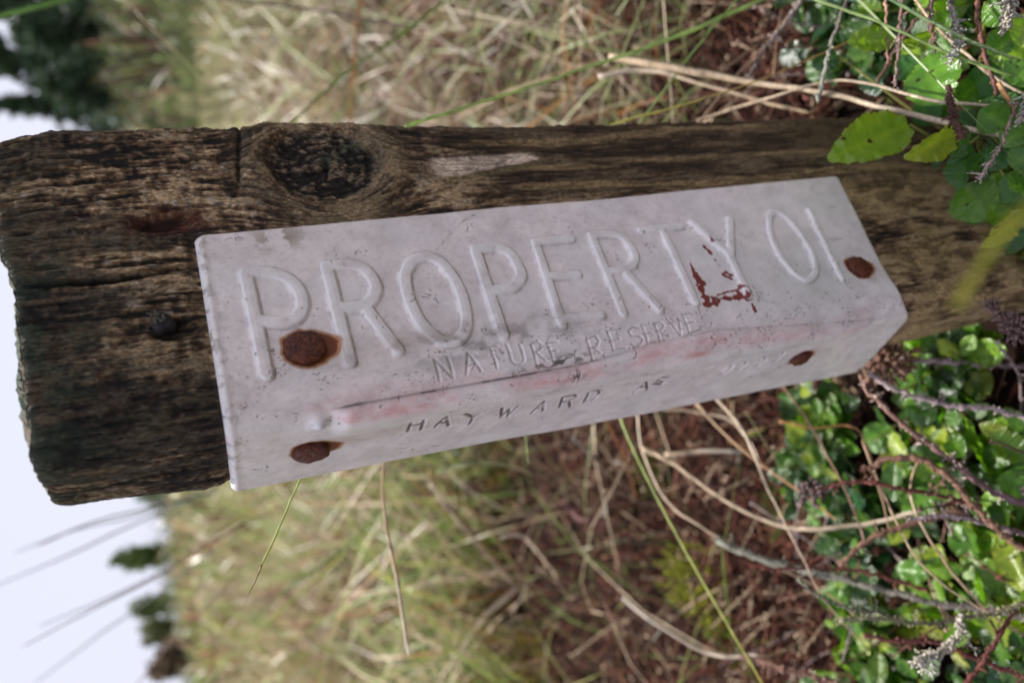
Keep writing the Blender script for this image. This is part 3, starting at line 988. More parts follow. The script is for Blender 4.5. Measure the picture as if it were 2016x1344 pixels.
    for P, w in (([(1372, 540), (1385, 575), (1398, 598)], 0.0013), ([(1392, 600), (1420, 590), (1445, 586), (1478, 578)], 0.0011), ([(1440, 588), (1475, 580)], 0.0014), ([(1358, 515), (1372, 548)], 0.0005),
                 ([(1386, 485), (1400, 500)], 0.0007), ([(1408, 512), (1416, 524)], 0.0005), ([(1430, 537), (1436, 541)], 0.0008), ([(1413, 580), (1450, 570), (1462, 566)], 0.0004), ([(1456, 564), (1470, 568)], 0.0007), ([(1480, 600), (1487, 612)], 0.0006), ([(1405, 590), (1425, 588)], 0.0012), ([(1380, 560), (1392, 590)], 0.0013), ([(1455, 583), (1476, 575)], 0.0016), ([(1395, 470), (1402, 478)], 0.0006), ([(1425, 540), (1440, 548)], 0.0006), ([(1378, 545), (1384, 560)], 0.0010)):
        D = np.full_like(S, 1.0)
        stroke_dist(D, [sz(p) for p in P], 0.004)
        wn_ = w * (2.6 * fbm(S * 620, Z * 620, 265, 3) - 0.55)
        red = np.maximum(red, sstep(0.00015, -0.00015, D - wn_))
    c = mixc(c, (0.20, 0.018, 0.012), 0.95 * red)
    # hair-thin dark specks and scratches
    D = np.full_like(S, 1.0)
    for k in range(190):
        cs, cz = RNG.uniform(-0.04, 0.055), RNG.uniform(0.085, 0.298)
        if RNG.uniform() < 0.5:
            cs = RNG.normal(0.001, 0.007)
        for m in range(int(RNG.integers(1, 9))):
            s0, z0 = cs + RNG.normal(0, 0.0011), cz + RNG.normal(0, 0.0016)
            ang = RNG.uniform(0, math.pi)
            ln = min(RNG.exponential(0.00032) + 0.00008, 0.0013)
            P = [(s0, z0)]
            for q in range(3):
                ang += RNG.normal(0, 0.9)
                P.append((P[-1][0] + ln * 0.5 * math.cos(ang), P[-1][1] + ln * 0.5 * math.sin(ang)))
            stroke_dist(D, P, 0.0005)
    sp_ = sstep(0.00020, 0.00004, D)
    c = mixc(c, (0.075, 0.055, 0.045), 0.8 * sp_)

    # a long scratch
    D = np.full_like(S, 1.0)
    for P in ([(955, 408), (905, 440), (870, 480), (845, 505)], [(1230, 690), (1300, 672), (1375, 650)]):
        stroke_dist(D, [sz(p) for p in P], 0.002)
    c = mixc(c, (0.22, 0.17, 0.14), 0.5 * sstep(0.0005, 0.0001, D) * sstep(0.4, 0.6, blot2))
    c = mixc(c, (0.80, 0.79, 0.79), 0.9 * np.exp(-(dd / 0.9) ** 2))  # highlight on the rib-end dent, painted into the colour
    # worn lip on the upper edge, its sky-caught brightness painted in
    lipm = np.exp(-np.maximum(zt - Z, 0) / 0.0016)
    c = mixc(c, (0.78, 0.77, 0.76), 0.9 * lipm * sstep(0.35, 0.5, blot2))
    D = sstep(0.56, 0.66, fbm(S * 700, Z * 700, 271, 3)) * np.exp(-np.maximum(zt - Z, 0) / 0.003)
    c = mixc(c, (0.16, 0.12, 0.09), 0.6 * D)
    rough = 0.20 + 0.30 * np.clip(rust + gr + run, 0, 1) + 0.10 * blot2
    # ---- normals from the full surface, shared by sheet and letters
    Pg = np.stack([X, Y, Z], -1)
    tu = np.gradient(Pg, axis=1)
    tv = np.gradient(Pg, axis=0)
    nn = np.cross(tv, tu)
    ln = np.linalg.norm(nn, axis=-1, keepdims=True)
    ref = np.stack([nx, ny, np.zeros_like(nx)], -1)
    nn = np.where(ln > 1e-14, nn / np.maximum(ln, 1e-14), ref)
    flip = np.sign((nn * ref).sum(-1, keepdims=True))
    nn = nn * np.where(flip == 0, 1, flip)
    F = grid_faces(nr, nc)
    # outward winding
    e1 = Pg.reshape(-1, 3)
    mid = F[len(F) // 2]
    fn = np.cross(e1[mid[1]] - e1[mid[0]], e1[mid[2]] - e1[mid[0]])
    if fn @ ref.reshape(-1, 3)[mid[0]] < 0:
        F = F[:, ::-1]
    fid = lid.ravel()[F].min(1)
    Vf, Cf, Nf, Rf = Pg.reshape(-1, 3), c.reshape(-1, 3), nn.reshape(-1, 3), rough.ravel()

    def piece(name, faces, parent=None):
        used = np.unique(faces)
        remap = np.full(len(Vf), -1, dtype=np.int32)
        remap[used] = np.arange(len(used))
        me = new_mesh(name, Vf[used], remap[faces], Cf[used], normals=Nf[used], attrs={'Rough': Rf[used]})
        return obj(name, me, SIGN, parent)
    sign = piece('sign_plate', F[fid == 0])
    tag(sign, 'bent white metal nature reserve sign nailed round the corner of the post', 'sign')
    for k, (nm, lb) in enumerate(names):
        fs = F[fid == k + 1]
        if len(fs):
            o = piece(nm, fs, sign)
            o['label'] = lb
    # nails: domed rusty heads
    for (cpt, (p, r, side)) in zip(ncent, NAILS):
        bx, by, bnx, bny = [float(v) for v in shape(np.array(cpt[0]), np.array(cpt[1]))]
        n = np.array((bnx, bny, 0.0))
        t1 = np.array((0, 0, 1.0))
        t2 = np.cross(n, t1)
        rings = [(1.0, -0.0007), (1.03, 0.0001), (1.01, 0.0006), (0.93, 0.0010), (0.72, 0.00125), (0.45, 0.0014), (0.2, 0.00145), (0.02, 0.00145)]
        th = np.linspace(0, 2 * math.pi, 40, endpoint=False)
        vv = []
        for rk, hk in rings:
            w = 1 + 0.035 * np.sin(2 * th + r * 900) + 0.03 * np.sin(5 * th + 1) + 0.025 * np.sin(9 * th)
            rr = r * rk * w * 0.92
            hh = hk + 0.0003 * (vnoise(np.cos(th) * 4 * rk + 9, np.sin(th) * 4 * rk + r * 1000, 5) - 0.5) * (hk > 0)
            # heads sit slightly tipped
            hh = hh + 0.06 * rr * np.cos(th + 0.7)
            vv.append(np.array((bx, by, cpt[1]))[None] + t2[None] * (rr * np.cos(th))[:, None] + t1[None] * (rr * np.sin(th))[:, None] + n[None] * (hh + 0.0003)[:, None])
        vv = np.concatenate(vv)
        Fn = grid_faces(len(rings), 40, True)
        f0 = Fn[20]
        if np.cross(vv[f0[1]] - vv[f0[0]], vv[f0[2]] - vv[f0[0]]) @ (n * 0.2 + (vv[f0[0]] - np.array((bx, by, cpt[1]))) / r) < 0:
            Fn = Fn[:, ::-1]
        o = obj('nail', new_mesh('nail', vv, Fn), RUST, sign)
        o['label'] = 'round rusted nail head'
    return sign


SIGN_OBJ = build_sign()


# ------------------------------------------------------------------ plants: helpers
def spline(P, n):
    """resample a polyline through its points (Catmull-Rom), n points"""
    P = np.asarray(P, float)
    if len(P) == 2:
        return P[0] + (P[1] - P[0]) * np.linspace(0, 1, n)[:, None]
    seg = np.linalg.norm(np.diff(P, axis=0), axis=1)
    s = np.concatenate([[0], np.cumsum(seg)])
    Q = np.vstack([2 * P[0] - P[1], P, 2 * P[-1] - P[-2]])
    out = []
    for t in np.linspace(0, s[-1], n):
        k = min(np.searchsorted(s, t, side='right') - 1, len(P) - 2)
        u = (t - s[k]) / max(seg[k], 1e-9)
        p0, p1, p2, p3 = Q[k], Q[k + 1], Q[k + 2], Q[k + 3]
        out.append(0.5 * (2 * p1 + (p2 - p0) * u + (2 * p0 - 5 * p1 + 4 * p2 - p3) * u * u + (3 * p1 - p0 - 3 * p2 + p3) * u ** 3))
    return np.array(out)


def frames(P):
    T = np.gradient(P, axis=0)
    T /= np.linalg.norm(T, axis=1, keepdims=True) + 1e-12
    up = np.array((0.3, 0.2, 0.93))
    if abs(T[0] @ up) > 0.9:
        up = np.array((1.0, 0, 0))
    n = np.cross(T[0], up)
    n /= np.linalg.norm(n)
    Ns = []
    for t in T:
        n = n - t * (n @ t)
        n /= np.linalg.norm(n) + 1e-12
        Ns.append(n)
    Ns = np.array(Ns)
    return T, Ns, np.cross(T, Ns)


def tube(P, r, cols, sides=6, flat=1.0, ridge=0.0):
    P = np.asarray(P, float)
    n = len(P)
    T, A, B = frames(P)
    th = np.linspace(0, 2 * math.pi, sides, endpoint=False)
    rr = np.asarray(r)[:, None] * (1 + ridge * np.cos(th * 2)[None])
    V = P[:, None] + A[:, None] * (rr * np.cos(th))[..., None] + B[:, None] * (rr * np.sin(th) * flat)[..., None]
    F = grid_faces(n, sides, True)
    C = np.repeat(np.asarray(cols, float)[:, None], sides, 1)
    C = C * (0.86 + 0.28 * ((np.arange(sides) * 0.618 + 0.3) % 1.0))[None, :, None]
    V = np.concatenate([V.reshape(-1, 3), P[:1], P[-1:]])
    C = np.concatenate([C.reshape(-1, 3), C[0, :1], C[-1, :1]])
    i = np.arange(sides)
    j = (i + 1) % sides
    c0, c1 = n * sides, n * sides + 1
    e0 = np.stack([np.full(sides, c0), i, j, j], -1)
    e1 = np.stack([np.full(sides, c1), (n - 1) * sides + j, (n - 1) * sides + i, (n - 1) * sides + i], -1)
    return V, F, C, np.concatenate([e0[:, :3], e1[:, :3]])


class Bag:
    """collects pieces for ONE mesh"""
    def __init__(self):
        self.v, self.f, self.c, self.n = [], [], [], 0

    def add(self, V, F, C):
        F = np.asarray(F)
        if F.shape[1] == 4:
            F = np.concatenate([F[:, [0, 1, 2]], F[:, [0, 2, 3]]])
        self.v.append(V); self.f.append(F + self.n); self.c.append(C)
        self.n += len(V)

    def add_tube(self, *a, **k):
        V, F, C, E = tube(*a, **k)
        F = np.concatenate([F[:, [0, 1, 2]], F[:, [0, 2, 3]], E])
        self.v.append(V); self.f.append(F + self.n); self.c.append(C)
        self.n += len(V)

    def mesh(self, name):
        return new_mesh(name, np.concatenate(self.v), np.concatenate(self.f), np.concatenate(self.c))


def grad_cols(c0, c1, n, pw=1.0):
    t = np.linspace(0, 1, n)[:, None] ** pw
    return np.asarray(c0)[None] * (1 - t) + np.asarray(c1)[None] * t


PALE, STRW, TANC, ORNG = (0.56, 0.46, 0.34), (0.42, 0.31, 0.20), (0.30, 0.19, 0.11), (0.42, 0.19, 0.055)
REDB, GREY, MARO = (0.19, 0.10, 0.065), (0.36, 0.33, 0.28), (0.085, 0.030, 0.028)
GRN, LGRN, YGRN, OLIV = (0.22, 0.35, 0.085), (0.44, 0.56, 0.24), (0.50, 0.50, 0.12), (0.20, 0.20, 0.075)


def stem(name, label, cat, pts, d0, d1, w0, w1, c0, c1, mat=None, group=None, flat=0.6, sides=6, wob=0.0):
    n = max(14, 6 * len(pts))
    w0, w1 = 0.86 * w0, 0.80 * w1
    ds = np.linspace(d0, d1, len(pts))
    P = spline([at(p[0], p[1], d) for p, d in zip(pts, ds)], n)
    jit = (RNG.random((n, 3)) - 0.5) * ((0.45 if w0 < 20 else 0.0) * (w0 + w1) / 2 * (d0 + d1) / 2 / FPX)
    jit[1:-1] = (jit[:-2] + jit[1:-1] + jit[2:]) / 3
    P = P + jit
    dd = np.linspace(d0, d1, n)
    r = np.linspace(w0, w1, n) * 0.5 * dd / FPX
    r = r * (1 + 0.10 * np.sin(np.linspace(0, 9, n) + RNG.uniform(0, 6)))
    r[-1] *= 0.55
    cols = grad_cols(c0, c1, n) * (0.80 + 0.4 * RNG.random((n, 1)))
    if mat is STRAW:
        for q in RNG.integers(2, n - 2, 2):
            r[q] *= 1.28
            cols[q] *= 0.55
    b = Bag()
    b.add_tube(P, r, cols, sides=sides, flat=flat, ridge=0.12)
    o = obj(name, b.mesh(name), mat or STRAW)
    return tag(o, label, cat, group)


# ------------------------------------------------------------------ single grass stems round the post
# narrow side of the post
o = stem('rush_blade', "slender green rush blade with brown pointed tip sticking out past the sign's narrow leg", 'grass blade',
         [(640, 830), (590, 945), (545, 1050), (515, 1112)], 0.214, 0.212, 11, 9, LGRN, YGRN, BLADE)
tip = stem('blade_tip', None, None, [(515, 1112), (496, 1156), (480, 1191)], 0.212, 0.211, 8, 1.5, (0.30, 0.15, 0.05), (0.12, 0.06, 0.03), BLADE)
tip.parent = o
STEMS = [
    ('dry_stem', 'long orange-brown dry stem with a white tip hanging below the sign', 'grass stem', [(757, 880), (755, 992), (783, 1148), (805, 1290)], 0.30, 0.30, 8, 15, ORNG, (0.85, 0.76, 0.62), STRAW),
    ('rush_blade', 'short pale green blade end peeping out under the middle of the sign', 'grass blade', [(1032, 840), (1040, 912)], 0.30, 0.30, 5, 5, LGRN, LGRN, BLADE),
    ('dry_stem', 'arched pale green stem turning brown just under the sign', 'grass stem', [(860, 930), (900, 915), (950, 910), (1012, 919), (1056, 936)], 0.44, 0.46, 9, 8, LGRN, TANC, STRAW),
    ('dry_stem', 'thick pale broken straw slanting over the brown litter', 'grass stem', [(850, 950), (900, 1020), (936, 1064), (971, 1106), (1028, 1165)], 0.62, 0.66, 17, 10, PALE, STRW, STRAW),
    ('dry_stem', 'thin orange straw crossing beside the thick broken straw', 'grass stem', [(845, 925), (908, 985), (964, 1040), (1044, 1162)], 0.58, 0.62, 10, 8, (0.50, 0.36, 0.12), TANC, STRAW),
    ('dry_stem', 'sharply bent buff straw on the brown litter', 'grass stem', [(985, 1056), (1020, 1052), (1045, 1068), (1068, 1096), (1098, 1138)], 0.62, 0.62, 15, 11, PALE, STRW, STRAW),
    ('dry_stem', 'stout grey straw at the bottom edge between moss and heather', 'grass stem', [(1225, 1178), (1290, 1228), (1398, 1287), (1500, 1290)], 0.42, 0.36, 9, 9, (0.28, 0.24, 0.2), (0.40, 0.32, 0.24), STRAW),
    ('dry_stem', 'dark maroon dead stalk lying in the brown litter', 'dead stalk', [(1105, 985), (1130, 1012), (1160, 1026), (1243, 1030)], 0.62, 0.58, 16, 13, MARO, MARO, TWIG),
    ('dry_stem', 'short orange blade dropping from behind the sign', 'grass blade', [(1190, 820), (1225, 890), (1254, 980)], 0.40, 0.42, 9, 6, ORNG, (0.35, 0.13, 0.05), BLADE),
    ('rush_blade', 'long yellow-green blade running from the sign down past the green moss', 'grass blade', [(1215, 800), (1240, 870), (1290, 972), (1360, 1103), (1410, 1190), (1510, 1360)], 0.33, 0.31, 9, 8, LGRN, YGRN, BLADE),
    ('dry_stem', 'grey straw curving from the sign towards the lichened twig', 'grass stem', [(1255, 810), (1262, 877), (1290, 950), (1325, 998), (1368, 1030), (1455, 1079), (1538, 1120), (1622, 1162), (1690, 1215)], 0.38, 0.33, 11, 6, PALE, TANC, STRAW),
    ('dry_stem', 'grey straw end lying under the sign in the dark litter', 'grass stem', [(1130, 860), (1180, 915), (1214, 948)], 0.50, 0.52, 11, 8, GREY, STRW, STRAW),
    ('dry_stem', 'long cream straw bowed like a hammock over the leafy shrubs', 'grass stem', [(1262, 882), (1316, 907), (1385, 956), (1462, 1004), (1542, 1036), (1604, 1041), (1698, 1032), (1762, 1018), (1820, 1004)], 0.37, 0.305, 12, 12, STRW, PALE, STRAW),
    ('dry_stem', 'longest reddish straw running from the sign to the heather sprig', 'grass stem', [(1398, 770), (1451, 831), (1483, 890), (1511, 960), (1552, 1043), (1583, 1103), (1618, 1172), (1680, 1245), (1733, 1270), (1800, 1273)], 0.33, 0.285, 12, 4, PALE, REDB, STRAW),
    ('dry_stem', 'thin golden straw ending among the leaves right under the sign', 'grass stem', [(1360, 780), (1420, 848), (1486, 904), (1573, 966), (1652, 1028)], 0.35, 0.315, 11, 5, STRW, ORNG, STRAW),
    ('dry_stem', "reddish straight stem dropping from the sign's lower end into the leaves", 'grass stem', [(1530, 742), (1594, 834), (1629, 897), (1663, 963), (1691, 1029), (1704, 1070)], 0.325, 0.305, 8, 8, TANC, REDB, STRAW),
    ('dry_stem', 'flat cream straw lying level just below the sign', 'grass stem', [(1270, 800), (1320, 806), (1385, 813), (1438, 827), (1475, 868), (1500, 920)], 0.40, 0.37, 12, 9, STRW, PALE, STRAW),
    ('dry_stem', 'brown stem crossing the leaves to join the straight tan straw', 'grass stem', [(1698, 868), (1733, 957), (1768, 1033), (1809, 1103), (1870, 1160), (1948, 1207)], 0.29, 0.265, 7, 8, TANC, STRW, STRAW),
    ('dry_stem', 'straight tan straw among glossy leaves ending at the dark twig', 'grass stem', [(1810, 900), (1793, 946), (1798, 1000), (1837, 1072), (1907, 1165), (1955, 1212), (2035, 1262)], 0.285, 0.26, 8, 9, STRW, TANC, STRAW),
    ('dry_stem', 'kinked orange stalk standing among the small leaves', 'grass stem', [(1535, 828), (1600, 842), (1672, 838), (1700, 862), (1722, 930), (1738, 985), (1752, 1050)], 0.33, 0.30, 8, 8, ORNG, TANC, STRAW),
    ('dry_stem', 'pale thin straw tip above the brown heather flowers', 'grass stem', [(1310, 895), (1390, 887), (1465, 890)], 0.42, 0.40, 10, 8, STRW, GREY, STRAW),
    # wide side of the post
    ('rush_blade', 'long light green rush blade slanting up from the knot side of the post', 'grass blade', [(800, 250), (860, 228), (1000, 185), (1150, 135), (1316, 78), (1420, 35), (1540, -20)], 0.262, 0.33, 7, 10, LGRN, LGRN, BLADE),
    ('rush_blade', 'green blade crossing the long rush blade beside the brown heather', 'grass blade', [(1235, 275), (1265, 235), (1316, 167), (1361, 108), (1450, 0), (1480, -40)], 0.30, 0.31, 8, 10, LGRN, GRN, BLADE),
    ('rush_blade', 'slender yellow-green blade with orange tip reaching the toothed yellow leaf', 'grass blade', [(1190, 252), (1240, 235), (1316, 215), (1400, 190), (1490, 160), (1610, 110), (1706, 66)], 0.29, 0.265, 7, 3, YGRN, ORNG, BLADE),
    ('dry_stem', "long cream straw lying close along the post's edge behind the spotted leaf", 'grass stem', [(1200, 112), (1316, 132), (1483, 163), (1611, 180), (1733, 212), (1802, 226), (1900, 250), (2040, 288)], 0.31, 0.215, 16, 11, STRW, PALE, STRAW),
    ('dry_stem', 'buff straw arching over the round spotted leaf', 'grass stem', [(1370, 238), (1450, 212), (1524, 190), (1628, 160), (1700, 163), (1770, 180), (1837, 198), (1990, 212)], 0.285, 0.225, 9, 7, STRW, PALE, STRAW),
    ('rush_blade', 'flat green blade passing in front of the toothed yellow leaf', 'grass blade', [(1570, -18), (1650, 15), (1733, 45), (1858, 101), (1930, 128), (2040, 168)], 0.225, 0.215, 10, 10, LGRN, GRN, BLADE),
    ('rush_blade', 'green blade in the corner running beside the lichened twigs', 'grass blade', [(1725, -18), (1790, 20), (1850, 52), (1910, 82), (2040, 132)], 0.225, 0.215, 10, 10, (0.20, 0.31, 0.15), LGRN, BLADE),
    ('dry_stem', 'bleached straw crossing behind the lichened twigs in the corner', 'grass stem', [(1790, -15), (1850, 60), (1900, 105), (1960, 155), (2030, 195)], 0.235, 0.225, 8, 9, STRW, PALE, STRAW),
    ('dry_stem', 'short snapped orange straw beside the lichened twig end', 'grass stem', [(1966, 163), (1985, 198), (2008, 238)], 0.22, 0.22, 14, 10, (0.36, 0.19, 0.08), (0.30, 0.16, 0.07), STRAW),
    ('dry_stem', 'broad curled cream blade end at the top edge of the picture', 'grass blade', [(905, 40), (918, 24), (940, 12), (968, 0), (1000, -18)], 0.55, 0.55, 8, 16, PALE, (0.48, 0.38, 0.2), STRAW),
    ('dry_stem', 'broad pale brown blade among the red heather litter', 'grass blade', [(1000, 30), (1012, 48), (1028, 75), (1062, 112)], 0.60, 0.60, 10, 14, STRW, TANC, STRAW),
    ('dry_stem', 'brown diagonal straw in the dark gap behind the post', 'grass stem', [(1590, -15), (1500, 95), (1440, 160), (1375, 245)], 0.34, 0.33, 9, 8, TANC, STRW, STRAW),
    ('dry_stem', 'pinkish straw diagonal to the left of the dark gap', 'grass stem', [(1650, -10), (1560, 42), (1470, 105), (1380, 175), (1330, 240)], 0.37, 0.37, 9, 8, STRW, REDB, STRAW),
    ('dry_stem', 'upright reddish straw in front of the dark gap', 'grass stem', [(1546, -10), (1530, 70), (1522, 150)], 0.35, 0.34, 7, 7, REDB, TANC, STRAW),
    ('dry_stem', 'bundle of wide bleached straw lying along the post edge', 'grass stem', [(1180, 150), (1260, 138), (1330, 150), (1420, 178), (1520, 205), (1600, 222)], 0.34, 0.31, 17, 10, PALE, STRW, STRAW),
    ('rush_blade', 'dark green blurred blade rising from behind the wooden knot', 'grass blade', [(560, 255), (640, 180), (700, 130), (800, 62), (890, -10)], 0.40, 0.44, 7, 9, GRN, GRN, BLADE),
    ('rush_blade', 'bright green blurred blade in front of the dark conifers', 'grass blade', [(-20, 36), (60, 18), (150, -8)], 0.42, 0.42, 13, 13, (0.17, 0.33, 0.05), (0.17, 0.33, 0.05), BLADE),
    ('rush_blade', 'blurred orange and green blade hanging across the dark conifers', 'grass blade', [(235, -15), (300, 55), (345, 100), (400, 150)], 0.55, 0.55, 10, 15, (0.28, 0.14, 0.07), (0.25, 0.30, 0.08), BLADE),
    ('dry_stem', 'blurred orange upright blade in the grass behind the knot', 'grass blade', [(690, 240), (696, 130), (702, 60), (716, -15)], 0.60, 0.60, 13, 9, (0.45, 0.28, 0.07), ORNG, BLADE),
    ('dry_stem', 'fine dark purple stalk level across the top of the grass', 'grass stem', [(380, -8), (560, 12), (680, 30), (790, 52)], 0.5, 0.5, 6, 6, (0.10, 0.06, 0.06), (0.10, 0.06, 0.06), TWIG),
    # against the sky
    ('rush_blade', "grey-green blurred stem against the white sky, nearest the post's cut end", 'grass stem', [(430, 965), (320, 995), (250, 1020), (150, 1042), (25, 1090)], 0.80, 0.80, 9, 3, (0.24, 0.30, 0.22), (0.26, 0.27, 0.24), BLADE),
    ('rush_blade', 'blurred stem with brown seed head against the white sky', 'grass stem', [(330, 990), (240, 1012), (170, 1032), (75, 1072)], 0.72, 0.72, 7, 7, (0.24, 0.30, 0.2), (0.30, 0.18, 0.12), BLADE),
    ('rush_blade', 'faint long blurred stem crossing the white sky to the edge', 'grass stem', [(380, 985), (330, 1000), (150, 1085), (-20, 1158)], 0.95, 0.95, 9, 4, (0.3, 0.3, 0.3), (0.3, 0.28, 0.28), BLADE),
    ('dry_stem', 'brown blurred stem over the skyline bushes with a sharp tip', 'grass stem', [(480, 1030), (380, 1090), (300, 1140), (180, 1200), (38, 1275)], 0.60, 0.60, 9, 4, TANC, REDB, BLADE),
    ('rush_blade', 'pale green blurred stem tip in the white sky above the brown one', 'grass stem', [(330, 1120), (250, 1160), (170, 1195), (75, 1232)], 0.95, 0.95, 9, 4, (0.30, 0.36, 0.28), (0.33, 0.33, 0.28), BLADE),
    ('rush_blade', 'faint grey blurred stem low in the white sky', 'grass stem', [(420, 1080), (310, 1170), (200, 1245), (60, 1352)], 1.1, 1.1, 9, 5, (0.3, 0.33, 0.28), (0.3, 0.31, 0.3), BLADE),
    ('dry_stem', 'reddish blurred stem leaning out over the lowest skyline bush', 'grass stem', [(480, 1110), (430, 1170), (350, 1250), (260, 1356)], 0.70, 0.70, 9, 5, (0.26, 0.13, 0.09), (0.32, 0.2, 0.16), BLADE),
    ('rush_blade', 'yellow-green blurred blade at the lower edge of the grass slope', 'grass blade', [(690, 1080), (600, 1160), (500, 1250), (420, 1330), (395, 1360)], 0.62, 0.62, 11, 8, YGRN, (0.34, 0.40, 0.10), BLADE),
    ('rush_blade', 'green blurred blade above the yellow-green one on the grass slope', 'grass blade', [(760, 1000), (690, 1070), (580, 1150), (470, 1240)], 0.75, 0.75, 12, 7, GRN, (0.2, 0.3, 0.1), BLADE),
]
for (nm, lb, ct, pts, d0, d1, w0, w1, c0, c1, mt) in STEMS:
    stem(nm, lb, ct, pts, d0, d1, w0, w1, c0, c1, mt)
# a yellow blade close to the lens
stem('grass_blade', 'out-of-focus yellow-green blade end in front of the post foot', 'grass blade', [(1885, 602), (1900, 575), (1935, 520), (1985, 448), (2050, 375)],
     0.062, 0.062, 34, 36, (0.20, 0.19, 0.018), (0.12, 0.15, 0.02), BLADE, flat=0.35, sides=10)


# ------------------------------------------------------------------ heather twigs
def scale_leaf(bag, p, d, ln, w, c):
    """one small pointed scale leaf: a four-sided spindle"""
    d = d / (np.linalg.norm(d) + 1e-9)
    a = np.cross(d, (0.31, 0.77, 0.55)); a /= np.linalg.norm(a) + 1e-9
    b = np.cross(d, a)
    m = p + d * ln * 0.45
    V = np.array([p, m + a * w, m + b * w, m - a * w, m - b * w, p + d * ln])
    F = np.array([(0, 2, 1), (0, 3, 2), (0, 4, 3), (0, 1, 4), (5, 1, 2), (5, 2, 3), (5, 3, 4), (5, 4, 1)])
    bag.add(V, F, np.repeat(np.asarray(c)[None], 6, 0) * RNG.uniform(0.7, 1.3))


def twig(label, pts, d0, d1, w0, w1, c0, c1, dens=0.5, lscale=1.0, lcol=None, head=None, spread=0.9, group=None, side=0):
    n = 6 * len(pts) + 6
    ds = np.linspace(d0, d1, len(pts))
    P = spline([at(p[0], p[1], d) for p, d in zip(pts, ds)], n)
    dm = (d0 + d1) / 2
    P = P + (RNG.random((n, 3)) - 0.5) * 5 * dm / FPX
    r = np.linspace(w0, w1, n) * 0.5 * np.linspace(d0, d1, n) / FPX * (0.75 + 0.5 * RNG.random(n))
    root = bpy.data.objects.new('heather_twig', None)
    COL.objects.link(root)
    root.location = P[0]
    root.empty_display_size = 0.01
    tag(root, label, 'twig', group)
    b = Bag()
    cols = grad_cols(c0, c1, n) * (0.6 + 0.8 * RNG.random((n, 1)))
    b.add_tube(P - P[0], r, cols, sides=7)
    T, A, B = frames(P)
    # short side shoots
    tips = []
    for k in range(side):
        i = RNG.integers(2, n - 1)
        a = RNG.uniform(0, 6.28)
        dv = T[i] * RNG.uniform(-0.2, 0.8) + A[i] * math.cos(a) + B[i] * math.sin(a)
        L_ = RNG.uniform(10, 32) * dm / FPX
        Q = np.array([P[i] - P[0], P[i] - P[0] + dv * L_ * 0.5 + RNG.normal(0, L_ * 0.08, 3), P[i] - P[0] + dv * L_])
        Q = spline(Q, 6)
        b.add_tube(Q, np.linspace(r[i] * 0.6, r[i] * 0.35, 6), np.repeat(cols[i:i + 1], 6, 0), sides=5)
        tips.append(Q)
    obj('stem', b.mesh('stem'), TWIG, root)
    lb = Bag()
    cnt = int(dens * len(pts) * 22)
    lc = lcol if lcol is not None else c1
    for k in range(cnt):
        i = int(RNG.integers(0, n))
        a = RNG.uniform(0, 6.28)
        dv = T[i] * RNG.uniform(0.2, 1.2) + (A[i] * math.cos(a) + B[i] * math.sin(a)) * spread
        ln = RNG.uniform(6, 15) * lscale * dm / FPX
        scale_leaf(lb, P[i] - P[0] + dv * r[i] * 0.5, dv, ln, ln * RNG.uniform(0.14, 0.28), lc)
    for Q in tips:
        for q in range(10):
            i = int(RNG.integers(1, 6))
            dv = (Q[-1] - Q[0]) / np.linalg.norm(Q[-1] - Q[0]) + RNG.normal(0, 0.6, 3)
            ln = RNG.uniform(5, 11) * lscale * dm / FPX
            scale_leaf(lb, Q[i], dv, ln, ln * 0.22, lc)
    if head is not None:                                       # withered flower cluster
        (hx, hy, hd, hr, hc, hn) = head
        hp = at(hx, hy, hd) - P[0]
        R_ = hr * hd / FPX
        for k in range(hn):
            v = RNG.normal(0, 1, 3); v /= np.linalg.norm(v)
            q = hp + v * R_ * RNG.uniform(0.1, 1) ** 0.6
            ln = RNG.uniform(0.35, 0.8) * R_
            scale_leaf(lb, q, v + RNG.normal(0, 0.4, 3), ln, ln * 0.25, hc)
    if lb.n:
        o = obj('scale_leaves', lb.mesh('scale_leaves'), TWIG, root)
        o['kind'] = 'stuff'
    return root


